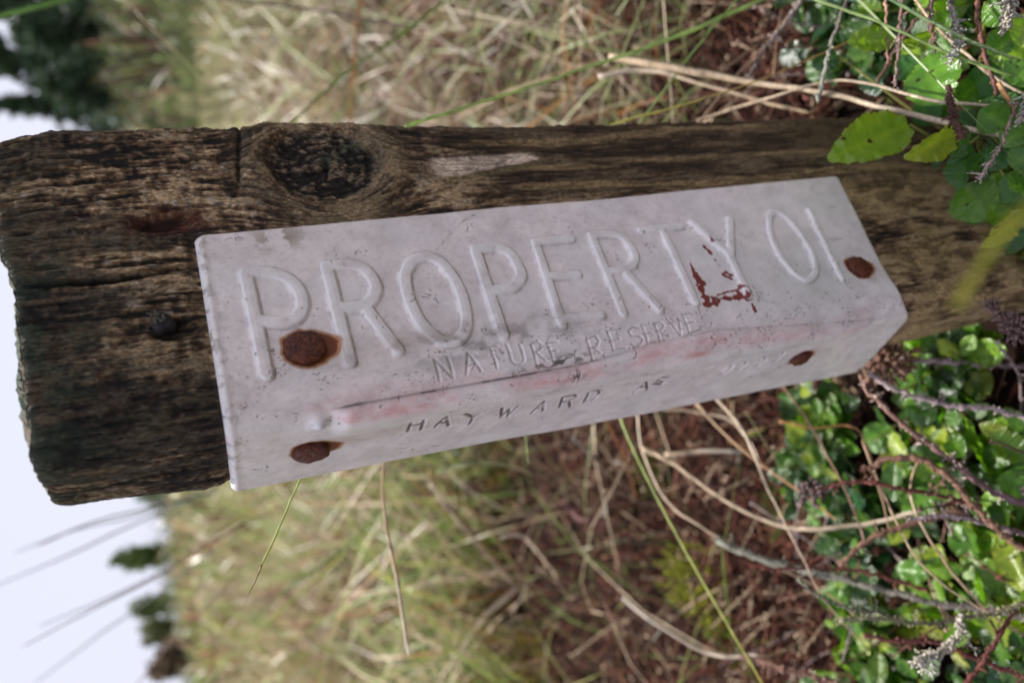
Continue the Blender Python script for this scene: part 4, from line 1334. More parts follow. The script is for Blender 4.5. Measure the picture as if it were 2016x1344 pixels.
PURP, MAUV, BRWN, LICH = (0.13, 0.075, 0.085), (0.30, 0.23, 0.23), (0.16, 0.085, 0.055), (0.34, 0.34, 0.28)
DRED = (0.11, 0.030, 0.022)
TWIGS = [
    ('mauve heather twig level under the post foot with withered brown flowers at its end', [(2040, 722), (1950, 718), (1850, 712), (1770, 706)], 0.285, 0.295, 12, 10, PURP, MAUV, 0.35, 1.0, MAUV, (1742, 706, 0.295, 42, (0.15, 0.08, 0.055), 150), 0),
    ('long mauve heather twig curving up to the lower corner of the sign', [(2040, 832), (1960, 805), (1880, 800), (1820, 785), (1760, 765), (1715, 735)], 0.262, 0.275, 11, 9, MAUV, MAUV, 0.5, 0.8, (0.36, 0.30, 0.28), None, 2),
    ('reddish heather twig rising steeply to the lower corner of the sign', [(2040, 1000), (1940, 960), (1860, 895), (1795, 850), (1740, 800), (1705, 765), (1690, 718)], 0.255, 0.285, 13, 9, PURP, BRWN, 0.45, 1.1, (0.42, 0.32, 0.27), None, 3),
    ('brown heather twig with a knobbly hooked end among glossy leaves', [(2040, 1096), (1960, 1040), (1920, 1000), (1880, 950), (1830, 912), (1790, 900), (1740, 905), (1712, 922)], 0.25, 0.275, 11, 13, BRWN, BRWN, 0.8, 0.8, BRWN, (1712, 926, 0.275, 14, BRWN, 30), 2),
    ('maroon heather twig ending in a dark withered flower head', [(1930, 995), (1850, 975), (1760, 960), (1700, 948), (1640, 955), (1600, 968)], 0.27, 0.29, 9, 8, DRED, DRED, 0.4, 1.0, (0.26, 0.15, 0.12), (1598, 968, 0.29, 24, (0.13, 0.09, 0.09), 70), 2),
    ('knobbly brown twig below the cream straw', [(1905, 1005), (1800, 1030), (1750, 1045), (1700, 1070), (1655, 1112)], 0.275, 0.285, 11, 10, BRWN, BRWN, 0.9, 0.8, (0.2, 0.12, 0.08), None, 2),
    ('pair of mauve shoots above the grey lichened branch', [(2040, 1055), (1960, 1035), (1900, 1020), (1840, 1015), (1790, 1025)], 0.255, 0.265, 11, 8, PURP, MAUV, 0.5, 0.8, MAUV, None, 2),
    ('thick grey branch crusted with lichen lying through the leaves', [(2040, 1222), (1950, 1200), (1850, 1188), (1760, 1165), (1680, 1145), (1600, 1125), (1500, 1100), (1410, 1062)], 0.275, 0.34, 12, 15, (0.10, 0.08, 0.07), (0.19, 0.19, 0.15), 3.0, 0.6, (0.27, 0.27, 0.21), None, 5),
    ('thin dark twig with grey scale leaves crossing the reddish straw', [(1760, 1212), (1720, 1205), (1650, 1190), (1600, 1165), (1572, 1138)], 0.27, 0.28, 6, 6, (0.05, 0.045, 0.035), (0.16, 0.16, 0.11), 1.4, 0.7, (0.24, 0.23, 0.16), None, 1),
    ('heather shoot covered in grey-green scale leaves, below the grey branch', [(2040, 1178), (1960, 1206), (1900, 1214), (1820, 1226), (1720, 1216), (1650, 1222)], 0.26, 0.268, 7, 8, (0.10, 0.08, 0.05), (0.2, 0.19, 0.11), 2.2, 0.75, (0.28, 0.26, 0.15), None, 2),
    ('silvery tipped heather sprig hooked over at the bottom', [(1885, 1212), (1893, 1240), (1878, 1265), (1840, 1288), (1800, 1300)], 0.252, 0.25, 6, 8, (0.2, 0.17, 0.1), (0.30, 0.28, 0.22), 2.4, 1.0, (0.38, 0.35, 0.29), (1828, 1312, 0.25, 17, (0.46, 0.43, 0.40), 60), 3),
    ('dark red heather twig in a tangle beneath the grey branch', [(1500, 1118), (1600, 1118), (1680, 1122), (1760, 1140), (1830, 1165)], 0.31, 0.29, 5, 8, DRED, DRED, 0.7, 0.8, (0.13, 0.05, 0.035), None, 3),
    ('dark red stalk rising from the bottom edge behind the silvery sprig', [(1890, 1360), (1930, 1310), (1960, 1260), (2000, 1200)], 0.262, 0.262, 9, 9, DRED, DRED, 0.5, 0.8, (0.18, 0.08, 0.06), None, 2),
    ('brown twig at the bottom edge near the grey straw', [(1460, 1292), (1530, 1310), (1600, 1330), (1680, 1356)], 0.33, 0.30, 12, 12, (0.14, 0.07, 0.05), BRWN, 0.9, 1.0, (0.25, 0.15, 0.12), None, 3),
    ('tangle of brown withered heather flowers by the post foot', [(2060, 680), (2010, 650), (1975, 625), (1945, 600)], 0.235, 0.235, 8, 7, MARO, (0.14, 0.08, 0.075), 1.5, 1.5, (0.16, 0.10, 0.09), (2000, 642, 0.235, 30, (0.14, 0.085, 0.08), 60), 9),
    ('maroon tangle of heather under the silvery sprig', [(1700, 1250), (1760, 1262), (1840, 1262), (1930, 1300), (2040, 1340)], 0.28, 0.265, 8, 9, DRED, DRED, 1.0, 0.9, (0.15, 0.06, 0.05), None, 6),
    ('grey leaning twig beside the dark gap behind the post', [(1590, -18), (1545, 48), (1505, 100), (1470, 158)], 0.30, 0.29, 9, 6, (0.25, 0.2, 0.18), (0.17, 0.12, 0.11), 0.5, 0.8, (0.3, 0.27, 0.24), None, 1),
    ('upright twig whitened with lichen at its lower end', [(1672, -15), (1642, 70), (1625, 130), (1611, 198)], 0.262, 0.258, 6, 8, (0.14, 0.09, 0.09), LICH, 0.4, 0.7, LICH, None, 0),
    ('thin jointed brown twig hanging in front of the yellow leaf', [(1777, -15), (1772, 60), (1768, 110), (1764, 168)], 0.232, 0.23, 7, 6, BRWN, (0.2, 0.13, 0.12), 0.6, 0.6, (0.3, 0.24, 0.22), None, 2),
    ('dark jointed twig ending above the round spotted leaf', [(1836, -15), (1832, 40), (1838, 70), (1842, 97)], 0.222, 0.22, 9, 8, (0.10, 0.06, 0.05), BRWN, 0.9, 0.7, (0.22, 0.17, 0.15), None, 3),
    ('twig forked and crusted with white lichen above the spotted leaf', [(1868, -15), (1878, 30), (1884, 62), (1890, 85), (1870, 118)], 0.222, 0.218, 9, 10, (0.12, 0.08, 0.07), LICH, 1.5, 0.9, LICH, None, 6),
    ('smooth red-brown twig bent in the corner leaves', [(1922, -15), (1930, 70), (1943, 122), (1965, 190)], 0.23, 0.222, 9, 8, (0.17, 0.07, 0.045), (0.13, 0.06, 0.05), 0.3, 0.6, BRWN, None, 1),
    ('straight pinkish stalk hanging left of the jointed twig', [(1745, -10), (1745, 70), (1747, 126)], 0.25, 0.25, 6, 4, (0.42, 0.25, 0.17), (0.3, 0.17, 0.13), 0.1, 0.5, TANC, None, 0),
    ('brown forked stalk slanting behind the pinkish stalk', [(1850, -10), (1800, 45), (1760, 105), (1727, 162)], 0.262, 0.262, 7, 6, BRWN, (0.2, 0.11, 0.09), 0.2, 0.6, BRWN, None, 1),
    ('grey lichened twig end at the corner below the snapped straw', [(2050, 170), (2022, 200), (2010, 240)], 0.205, 0.205, 15, 13, LICH, (0.22, 0.19, 0.16), 1.6, 0.9, LICH, None, 3),
    ('dark mossy twig over the small brown-spotted leaf', [(1866, 172), (1872, 205), (1880, 240), (1895, 268)], 0.212, 0.212, 9, 14, (0.07, 0.03, 0.025), (0.09, 0.04, 0.03), 2.6, 0.7, (0.10, 0.05, 0.035), None, 4),
    ('bushy grey lichen twig at the very top corner', [(1990, -12), (1986, 25), (1978, 52)], 0.215, 0.215, 14, 9, (0.27, 0.25, 0.21), (0.3, 0.27, 0.23), 3.0, 1.1, (0.33, 0.30, 0.25), None, 4),
    ('thin drooping twig below the spotted leaves at the picture edge', [(2005, 200), (1985, 245), (1968, 290), (1928, 352)], 0.20, 0.205, 6, 7, (0.15, 0.08, 0.06), (0.3, 0.24, 0.2), 0.8, 0.7, (0.3, 0.25, 0.22), None, 3),
]
for (lb, pts, d0, d1, w0, w1, c0, c1, dn, ls, lc, hd, sd) in TWIGS:
    twig(lb, pts, d0, d1, w0, w1, c0, c1, dn, ls, lc, hd, side=sd)


# ------------------------------------------------------------------ leafy shrubs
def leaf_mesh(fold, curl, serr, tipk, seed):
    """unit leaf along +y, midrib sunk, rim toothed"""
    nl, nw = 33, 9
    rng = np.random.default_rng(seed)
    t = np.linspace(0, 1, nl)
    w = 0.36 * np.sin(math.pi * np.clip(t, 0.0, 1) ** tipk) ** 0.72
    w[0] = 0.012; w[-1] = 0.006
    w[1:-1] *= 1 + serr * np.where(np.arange(nl - 2) % 2 == 0, 1, -1) + 0.02 * rng.normal(size=nl - 2)
    x = np.linspace(-1, 1, nw)
    X = w[:, None] * x[None]
    Y = np.repeat(t[:, None], nw, 1) + 0.03 * np.abs(x)[None] * np.sin(t * math.pi)[:, None]
    Zc = fold * np.abs(X) ** 1.15 - curl * (t[:, None] - 0.3) ** 2 + 0.025 * np.sin(Y * 17 + np.abs(X) * 14) * np.abs(x)[None] * (np.abs(X) > 0.02)
    Zc += 0.02 * rng.normal(size=(nl, 1)) * np.abs(x)[None]
    V = np.stack([X, Y, Zc], -1).reshape(-1, 3)
    c = np.ones((nl, nw, 3)) * 0.92
    vein = sstep(0.75, 0.98, np.sin((Y - 0.75 * np.abs(X)) * 34)) * (np.abs(X) > 0.02)
    c *= 1 + 0.16 * vein[..., None]
    Zc += -0.006 * vein
    V = np.stack([X, Y, Zc], -1).reshape(-1, 3)
    c[:, nw // 2] = (1.35, 1.22, 1.1)
    c[:, 0] *= (1.05, 0.9, 0.8); c[:, -1] *= (1.05, 0.9, 0.8)
    return new_mesh('leaf', V, grid_faces(nl, nw)[:, ::-1], c.reshape(-1, 3))


LEAVES = [leaf_mesh(0.35, 0.10, 0.035, 0.85, 1), leaf_mesh(0.55, -0.12, 0.04, 0.95, 2), leaf_mesh(0.22, 0.25, 0.03, 0.8, 3),
          leaf_mesh(0.7, 0.18, 0.035, 0.9, 4), leaf_mesh(0.15, -0.05, 0.03, 1.0, 5)]
for m_ in LEAVES:
    m_.materials.append(LEAF)


def put_leaf(root, base, tip, nrm, width, col, k=None, label=None):
    """base, tip in world space; the leaf is a child of its shrub"""
    d = np.asarray(tip) - np.asarray(base)
    L_ = np.linalg.norm(d)
    d = d / L_
    n = np.asarray(nrm, float)
    n = n - d * (n @ d)
    n /= np.linalg.norm(n) + 1e-9
    x = np.cross(d, n)
    me = LEAVES[int(RNG.integers(0, 5)) if k is None else k]
    o = bpy.data.objects.new('leaf', me)
    COL.objects.link(o)
    o.parent = root
    sx = width / 0.72
    rl = np.asarray(root.location)
    b = np.asarray(base) - rl
    o.matrix_local = Matrix(((x[0] * sx, d[0] * L_, n[0] * L_, b[0]), (x[1] * sx, d[1] * L_, n[1] * L_, b[1]), (x[2] * sx, d[2] * L_, n[2] * L_, b[2]), (0, 0, 0, 1)))
    o.color = (*col, 1)
    if label:
        o['label'] = label
    return o


def shrub_root(name, loc, label, cat, group=None):
    r = bpy.data.objects.new(name, None)
    COL.objects.link(r)
    r.location = loc
    r.empty_display_size = 0.01
    return tag(r, label, cat, group)


# the spotted shrub in front of the post, wide side: leaves as they hang in the photograph
sh = shrub_root('bilberry_shrub', on_ground(2090, 260), 'yellow-green bilberry shrub with brown-spotted toothed leaves overlapping the post edge', 'shrub')
YG, BG, DG, GL = (0.20, 0.33, 0.030), (0.11, 0.27, 0.020), (0.035, 0.10, 0.022), (0.05, 0.16, 0.03)
SPOT = [   # base, tip, width px, depth base, depth tip, colour, tilt sideways
    ((1792, 246), (1637, 308), 96, 0.236, 0.228, YG, 0.1, 'yellow-green toothed leaf lying across the post edge'),
    ((1766, 82), (1666, 84), 52, 0.25, 0.252, YG, 0.4, None),
    ((1850, 206), (1822, 100), 106, 0.236, 0.242, BG, -0.1, 'round bright green leaf with dark round spots'),
    ((1768, 88), (1850, 62), 46, 0.252, 0.25, (0.20, 0.30, 0.04), 0.8, None),
    ((1776, 110), (1812, 96), 40, 0.252, 0.245, (0.22, 0.34, 0.05), 0.6, None),
    ((1895, 252), (1788, 312), 62, 0.222, 0.216, (0.27, 0.33, 0.04), -0.5, 'yellow leaf with a row of brown spots'),
    ((1906, 285), (1893, 376), 62, 0.220, 0.216, (0.045, 0.13, 0.025), 0.5, None),
    ((1880, 248), (1832, 330), 44, 0.236, 0.24, DG, 0.6, None),
    ((1948, 435), (1893, 362), 92, 0.216, 0.222, (0.10, 0.22, 0.025), 0.1, None),
    ((2040, 402), (1930, 488), 46, 0.208, 0.205, (0.34, 0.34, 0.08), -0.6, 'yellowish leaf edged with brown at the picture edge'),
    ((1960, 128), (1900, 200), 66, 0.236, 0.24, (0.05, 0.17, 0.025), -0.5, None),
    ((2005, 60), (1945, 110), 62, 0.226, 0.228, BG, 0.2, None),
    ((1940, 5), (1990, 45), 58, 0.232, 0.228, BG, 0.3, None),
    ((2010, 95), (2030, 20), 60, 0.222, 0.222, (0.22, 0.34, 0.05), 0.2, None),
    ((2030, 170), (1980, 120), 48, 0.214, 0.216, BG, 0.5, None),
    ((1800, 155), (1770, 110), 52, 0.25, 0.25, GL, 0.2, None),
    ((1930, 300), (1985, 330), 54, 0.222, 0.216, GL, -0.3, None),
    ((1990, 330), (2040, 290), 60, 0.214, 0.21, (0.09, 0.22, 0.03), 0.2, None),
    ((1975, 345), (2030, 395), 64, 0.212, 0.208, (0.07, 0.19, 0.03), 0.5, None),
    ((1870, 225), (1940, 270), 60, 0.23, 0.226, DG, 0.2, None),
    ((1960, 480), (2035, 455), 50, 0.214, 0.21, DG, 0.3, None),
    ((1850, 235), (1800, 205), 60, 0.242, 0.244, GL, 0.2, None),
    ((1950, 200), (2010, 240), 70, 0.232, 0.226, (0.06, 0.19, 0.03), 0.1, None),
    ((1905, 292), (1850, 262), 58, 0.226, 0.226, (0.08, 0.21, 0.02), 0.3, None),
    ((1935, 330), (1880, 318), 60, 0.222, 0.22, (0.05, 0.15, 0.02), -0.4, None),
    ((1960, 395), (1905, 440), 58, 0.219, 0.221, (0.06, 0.17, 0.02), 0.5, None),
    ((1985, 250), (1930, 215), 66, 0.22, 0.223, (0.10, 0.25, 0.022), -0.2, None),
    ((2020, 250), (1975, 285), 62, 0.212, 0.212, (0.09, 0.22, 0.02), 0.4, None),
    ((1998, 385), (1950, 345), 60, 0.214, 0.216, (0.13, 0.27, 0.022), -0.3, None),
    ((2040, 350), (1985, 372), 62, 0.208, 0.208, (0.10, 0.22, 0.02), 0.2, None),
    ((1880, 205), (1925, 165), 60, 0.234, 0.236, (0.09, 0.22, 0.02), 0.4, None),
    ((1985, 440), (1945, 405), 52, 0.214, 0.215, (0.12, 0.24, 0.02), 0.6, None),
    ((1830, 225), (1878, 190), 56, 0.243, 0.245, (0.05, 0.15, 0.02), 0.2, None),
    ((1650, 110), (1600, 130), 50, 0.29, 0.29, (0.03, 0.09, 0.03), 0.1, None),
]
rootp = np.array(sh.location)
for kk, (bp, tp, wpx, db, dt, cl, tl, lb) in enumerate(SPOT):
    b_, t_ = at(bp[0], bp[1], db), at(tp[0], tp[1], dt)
    tocam = CAM - b_
    tocam /= np.linalg.norm(tocam)
    side = np.cross(t_ - b_, tocam)
    side /= np.linalg.norm(side)
    nrm = tocam * 0.9 + np.array((0, 0, 0.35)) + side * tl
    put_leaf(sh, b_, t_, nrm, wpx * db / FPX, cl, k=kk % 5, label=lb)
    if kk % 3 == 0:
        bg = Bag()
        q = rootp * 0.75 + b_ * 0.25 + np.array((RNG.uniform(-0.01, 0.01), RNG.uniform(-0.01, 0.01), 0.02))
        Q = spline([rootp * 0 + (RNG.uniform(-0.004, 0.004), RNG.uniform(-0.004, 0.004), 0), q - rootp, b_ - rootp], 9)
        bg.add_tube(Q, np.linspace(0.0009, 0.0005, 9), grad_cols((0.14, 0.08, 0.05), (0.25, 0.27, 0.06), 9), sides=6)
        obj('stem', bg.mesh('stem'), BLADE, sh)


def shrub(label, root, nst, hgt, spread, size, hues, lean=(0, 0), name='lingonberry_shrub', nl=9, group=None):
    sr = shrub_root(name, root, label, 'shrub', group)
    root = np.asarray(root)
    for s_ in range(nst):
        a = RNG.uniform(0, 6.28)
        rad = spread * math.sqrt(RNG.uniform(0.05, 1))
        h = hgt * RNG.uniform(0.6, 1.1)
        top = np.array((rad * math.cos(a) + lean[0] * h, rad * math.sin(a) + lean[1] * h, h))
        Q = spline([np.zeros(3), top * (0.35, 0.35, 0.55), top], 12)
        bg = Bag()
        bg.add_tube(Q, np.linspace(0.0008, 0.0004, 12), grad_cols((0.12, 0.06, 0.04), (0.20, 0.22, 0.05), 12), sides=5)
        obj('stem', bg.mesh('stem'), BLADE, sr)
        for q in range(nl):
            t = 0.35 + 0.65 * (q + 0.6) / nl
            i = min(11, int(t * 11))
            ang = q * 2.4 + RNG.uniform(-0.5, 0.5) + a
            out = np.array((math.cos(ang), math.sin(ang), RNG.uniform(-0.15, 0.55)))
            L_ = size * 0.80 * RNG.uniform(0.55, 1.25) * (0.75 if q == nl - 1 else 1)
            b_ = root + Q[i] + out * 0.0015
            t_ = b_ + out / np.linalg.norm(out) * L_
            nrm = np.array((0, 0, 1.0)) + RNG.normal(0, 0.42, 3) + 0.25 * out * (1, 1, 0)
            hue = np.array(hues[int(RNG.integers(0, len(hues)))]) * RNG.uniform(0.5, 1.4)
            put_leaf(sr, b_, t_, nrm, L_ * RNG.uniform(0.56, 0.74), hue)
    return sr


G1, G2, G3, G4, G5 = (0.068, 0.165, 0.016), (0.13, 0.25, 0.020), (0.028, 0.076, 0.012), (0.24, 0.32, 0.030), (0.052, 0.115, 0.026)
MIXG = [G1, G1, G2, G2, G3, G5, G4]
DARKG = [G3, G3, G5, G1, (0.02, 0.07, 0.025)]
SH = [  # label, ground px, stems, height, spread, leaf size, hues
    ('small glossy shrub just under the lower end of the sign', (1700, 800), 6, 0.045, 0.026, 0.0185, MIXG),
    ('dark leafy shrub behind the straight reddish stem', (1700, 900), 7, 0.040, 0.030, 0.0180, DARKG),
    ('shrub of round leaves between the mauve heather twigs', (1880, 770), 6, 0.036, 0.026, 0.0195, MIXG),
    ('lime-leaved shrub tight against the post foot', (1960, 690), 6, 0.040, 0.024, 0.0190, MIXG),
    ('shrub with broad round leaves at the picture edge by the reddish twig', (2040, 880), 6, 0.034, 0.024, 0.0210, MIXG),
    ('glossy shrub in the fork of the brown hooked twig', (1890, 920), 7, 0.034, 0.026, 0.0190, MIXG),
    ('shrub with shining curled leaves under the maroon flower head', (1800, 1010), 7, 0.036, 0.028, 0.0180, DARKG),
    ('shiny bright shrub beside the straight tan straw', (2050, 1080), 7, 0.036, 0.026, 0.0215, [G2, G4, G2, G1]),
    ('low dark shrub under the cream bowed straw', (1740, 1090), 7, 0.036, 0.030, 0.0165, DARKG),
    ('shrub of yellowing leaves above the silvery heather sprig', (1900, 1150), 6, 0.030, 0.026, 0.0185, [G2, G4, (0.26, 0.30, 0.04), G1]),
    ('green shrub below the grey lichened branch near the bottom', (1790, 1230), 7, 0.034, 0.030, 0.0190, [G2, G1, G4]),
    ('broad-leaved shrub at the bottom edge left of the silvery sprig', (1830, 1320), 7, 0.036, 0.030, 0.0205, [G2, G1, G4, G5]),
    ('shaded shrub in the bottom corner under the heather tangle', (2030, 1290), 7, 0.030, 0.030, 0.0200, DARKG),
    ('shrub at the bottom edge by the brown twig', (1720, 1390), 7, 0.040, 0.032, 0.0190, MIXG),
    ('small dull green shrub at the brink of the brown litter', (1640, 860), 5, 0.036, 0.024, 0.0165, [G5, G1, G3]),
    ('dark shrub half hidden by the bundle of bleached straw', (1780, 60), 6, 0.050, 0.030, 0.0200, DARKG),
    ('deep green shrub behind the jointed twigs in the top corner', (1950, 30), 7, 0.050, 0.030, 0.0210, [G3, G1, G2]),
    ('shaded green shrub behind the upright lichened twig', (1690, 20), 6, 0.042, 0.030, 0.0190, [G3, (0.015, 0.06, 0.02), G5]),
    ('leafy shrub low in the corner under the spotted leaves', (2120, 160), 7, 0.048, 0.030, 0.0210, [G1, G2, G3]),
    ('bright little shrub under the spotted shrub near the post', (2160, 400), 6, 0.040, 0.022, 0.0190, [G2, G4, G1]),
]
for (lb, gp, ns, hg, sp, sz_, hu) in SH:
    g = on_ground(*gp)
    shrub(lb, (g[0], g[1], 0.0), ns, hg, sp, sz_, hu, lean=(-0.05, -0.05))


# ------------------------------------------------------------------ moss tufts: feathery yellow-green sprigs
def moss_tuft(label, p, n, R_, c0, c1):
    b = Bag()
    for k in range(max(n, 40)):
        a, rad = RNG.uniform(0, 6.28), 0.85 * R_ * math.sqrt(RNG.uniform())
        q = np.array((rad * math.cos(a), rad * math.sin(a), R_ * 0.6 * (1 - (rad / R_) ** 2) * RNG.uniform(0.4, 1)))
        dv = np.array((math.cos(a) * rad / R_, math.sin(a) * rad / R_, 0.8)) + RNG.normal(0, 0.3, 3)
        dv /= np.linalg.norm(dv)
        ln = R_ * RNG.uniform(0.35, 0.65)
        cc = np.array(c0) + (np.array(c1) - np.array(c0)) * RNG.uniform()
        for j in range(14):
            t = j / 14
            a2 = RNG.uniform(0, 6.28)
            o2 = np.cross(dv, (math.cos(a2), math.sin(a2), 0.4)); o2 /= np.linalg.norm(o2) + 1e-9
            l2 = ln * 0.26 * (1 - 0.6 * t)
            scale_leaf(b, q + dv * ln * t, o2 + dv * 0.7, l2, l2 * 0.22, cc * (0.8 + 0.5 * t))
    o = obj('moss_tuft', b.mesh('moss_tuft'), MOSS, loc=p)
    return tag(o, label, 'moss')


YM, GM, OM = (0.30, 0.32, 0.03), (0.16, 0.26, 0.02), (0.34, 0.20, 0.03)
for lb, gp, n_, R_, c0, c1 in (
    ('bright yellow-green moss tuft beside the long yellow-green blade', (1385, 1135), 70, 0.036, (0.40, 0.44, 0.04), YM),
    ('green moss tuft below the bright one, nearer the bottom edge', (1450, 1240), 26, 0.026, GM, YM),
    ('small moss cushion tucked under the sign by the level cream straw', (1290, 940), 24, 0.022, GM, YM),
    ('orange-tinged moss patch beyond the broken straw', (990, 1150), 34, 0.055, YM, OM),
    ('moss patch at the bottom edge in the brown litter', (1080, 1300), 30, 0.050, YM, OM),
    ('faint green moss cushion farther off in the litter under the sign', (1010, 930), 20, 0.045, GM, OM),
    ('dark green moss cushion between heather twigs and leaves', (1560, 1010), 26, 0.022, GM, (0.07, 0.14, 0.02)),
):
    g = on_ground(*gp)
    moss_tuft(lb, (g[0], g[1], float(ground_z(g[0], g[1]))), n_, R_, c0, c1)


# ------------------------------------------------------------------ uncounted ground cover
def ribbons(n, X, Y, h, w, lean, droop, cols, segs=4, z0=None):
    """n grass blades as bent tapering ribbons -> V, F, C"""
    az = RNG.uniform(0, 2 * math.pi, n)
    la = RNG.normal(0.9, 1.1, n)                         # most lean the same way
    dx, dy = np.cos(la), np.sin(la)
    wx, wy = np.cos(az), np.sin(az)
    Z = ground_z(X, Y) if z0 is None else z0
    V = np.zeros((n, 2 * segs + 1, 3))
    for k in range(segs + 1):
        t = k / segs
        px = X + dx * lean * h * t ** 1.5
        py = Y + dy * lean * h * t ** 1.5
        pz = Z + h * (t - droop * t ** 3)
        if k < segs:
            ww = w * (1 - 0.75 * t)
            V[:, 2 * k] = np.stack([px - wx * ww / 2, py - wy * ww / 2, pz], -1)
            V[:, 2 * k + 1] = np.stack([px + wx * ww / 2, py + wy * ww / 2, pz], -1)
        else:
            V[:, 2 * k] = np.stack([px, py, pz], -1)
    nv = 2 * segs + 1
    f = []
    for k in range(segs - 1):
        a = 2 * k
        f += [(a, a + 1, a + 3), (a, a + 3, a + 2)]
    a = 2 * (segs - 1)
    f.append((a, a + 1, a + 2))
    F = (np.arange(n)[:, None, None] * nv + np.array(f)[None]).reshape(-1, 3)
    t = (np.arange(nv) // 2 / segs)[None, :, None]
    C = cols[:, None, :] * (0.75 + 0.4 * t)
    return V.reshape(-1, 3), F, C.reshape(-1, 3)


def palette(n, X, Y, cols, wts):
    p = np.array(wts, float)
    idx = RNG.choice(len(cols), n, p=p / p.sum())
    c = np.array(cols)[idx]
    return c * RNG.uniform(0.7, 1.3, (n, 1))


def field(name, label, n, r0, r1, h0, h1, w0, w1, lean, cols, wts, amin=-30, amax=95, keep=None, droop=0.25, pw=1.0):
    m = int(n * 2.2)
    r = r0 + (r1 - r0) * RNG.random(m) ** pw
    a = np.radians(RNG.uniform(amin, amax, m))
    X = CAM[0] + r * np.sin(a)
    Y = CAM[1] + r * np.cos(a)
    ok = ~((X > -0.03) & (X < 0.12) & (Y > -0.06) & (Y < 0.08))
    tus = fbm(X * 3.2, Y * 3.2, 301, 3)
    ok &= RNG.random(m) < sstep(0.30, 0.55, tus) * 0.85 + 0.15
    if keep is not None:
        ok &= keep(X, Y, r, np.degrees(a))
    X, Y, tus = X[ok][:n], Y[ok][:n], tus[ok][:n]
    k = len(X)
    azd = np.degrees(np.arctan2(X - CAM[0], Y - CAM[1]))
    h = RNG.uniform(h0, h1, k) * (0.55 + 0.9 * tus)
    if r1 > 1.5 and r0 != 4.5:
        h = h * (1 - 0.30 * sstep(32, 44, azd))          # shorter turf towards the conifers
    w = RNG.uniform(w0, w1, k)
    ln = np.abs(RNG.normal(lean, 0.35, k))
    C = palette(k, X, Y, cols, wts)
    fq = 4.5 / (0.35 + 0.30 * r0)                          # each tussock has a colour of its own
    tz = fbm(X * fq + 4, Y * fq, 307, 2)
    gn = fbm(X * fq * 0.7 - 8, Y * fq * 0.7, 311, 2)
    lum = C.mean(1, keepdims=True)
    br = 0.85 * sstep(0.54, 0.64, tz)[:, None]
    C = C * (1 - br) + lum * np.array((0.62, 0.24, 0.16)) * br
    gg = 0.85 * sstep(0.47, 0.58, gn)[:, None] * (1 - br)
    C = C * (1 - gg) + lum * np.array((0.60, 0.80, 0.22)) * gg
    if r1 > 1.5 and r0 != 4.5:
        wet = (0.8 * sstep(28, 46, azd) * sstep(0.9, 3.6, np.hypot(X - CAM[0], Y - CAM[1])))[:, None]
        C = C * (1 - wet) + np.array((0.11, 0.15, 0.05)) * (0.6 + 0.8 * RNG.random((k, 1))) * wet   # green rushes there
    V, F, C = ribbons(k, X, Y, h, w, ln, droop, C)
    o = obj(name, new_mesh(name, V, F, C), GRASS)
    o['kind'] = 'stuff'
    o['label'] = label
    return o


COLS = [(0.76, 0.62, 0.44), (0.58, 0.42, 0.26), (0.42, 0.44, 0.13), (0.22, 0.34, 0.07), (0.52, 0.22, 0.06), (0.16, 0.07, 0.045)]
field('grass', 'thin dry straw scattered over the brown litter near the post', 1100, 0.44, 1.10, 0.03, 0.16, 0.0012, 0.0030, 1.6, COLS, [2.6, 2.4, 2, 1.8, 1.4, 5], droop=0.5)
field('grass', 'green and straw grass standing behind the narrow side of the post', 4200, 0.80, 2.3, 0.08, 0.26, 0.003, 0.007, 1.2, COLS, [3, 2, 4.5, 4.5, 0.7, 1.6], amax=27)
field('grass', 'straw grass standing behind the wide side of the post', 3400, 1.15, 2.4, 0.08, 0.28, 0.003, 0.007, 1.5, COLS, [4.5, 3, 3, 2.4, 1.0, 1.5], amin=27)
field('grass', 'tussocky pale grass on the rising slope', 9500, 1.9, 7.5, 0.12, 0.30, 0.006, 0.014, 0.6, COLS, [4, 2.2, 4.5, 4, 0.5, 1.2])
field('grass', 'far grass of the slope up to the skyline', 7000, 6.5, 36, 0.2, 0.45, 0.03, 0.07, 0.5, COLS, [4, 2.2, 4.5, 4, 0.4, 1.0], amax=38)
field('grass', 'tall tufts of heath grass breaking the skyline', 3500, 16, 33, 0.3, 0.9, 0.04, 0.10, 0.5, [(0.20, 0.24, 0.10), (0.30, 0.28, 0.14), (0.14, 0.18, 0.08)], [1, 1, 1], amax=34)
field('grass', 'dark green rushes in front of the conifers', 6000, 4.5, 30, 0.2, 0.7, 0.02, 0.06, 0.4, [(0.07, 0.11, 0.03), (0.10, 0.16, 0.04), (0.22, 0.26, 0.09), (0.40, 0.34, 0.22)], [4, 4, 2, 0.7], amin=36)
field('grass', 'dense dead grass and red heather litter by the wide side of the post', 3600, 0.36, 1.3, 0.04, 0.16, 0.0012, 0.0032, 1.3,
      [(0.66, 0.54, 0.41), (0.46, 0.32, 0.20), (0.13, 0.045, 0.03), (0.22, 0.30, 0.08), (0.40, 0.15, 0.05)], [3.4, 3, 5, 1.8, 1.6], amin=40, amax=100, droop=0.5)


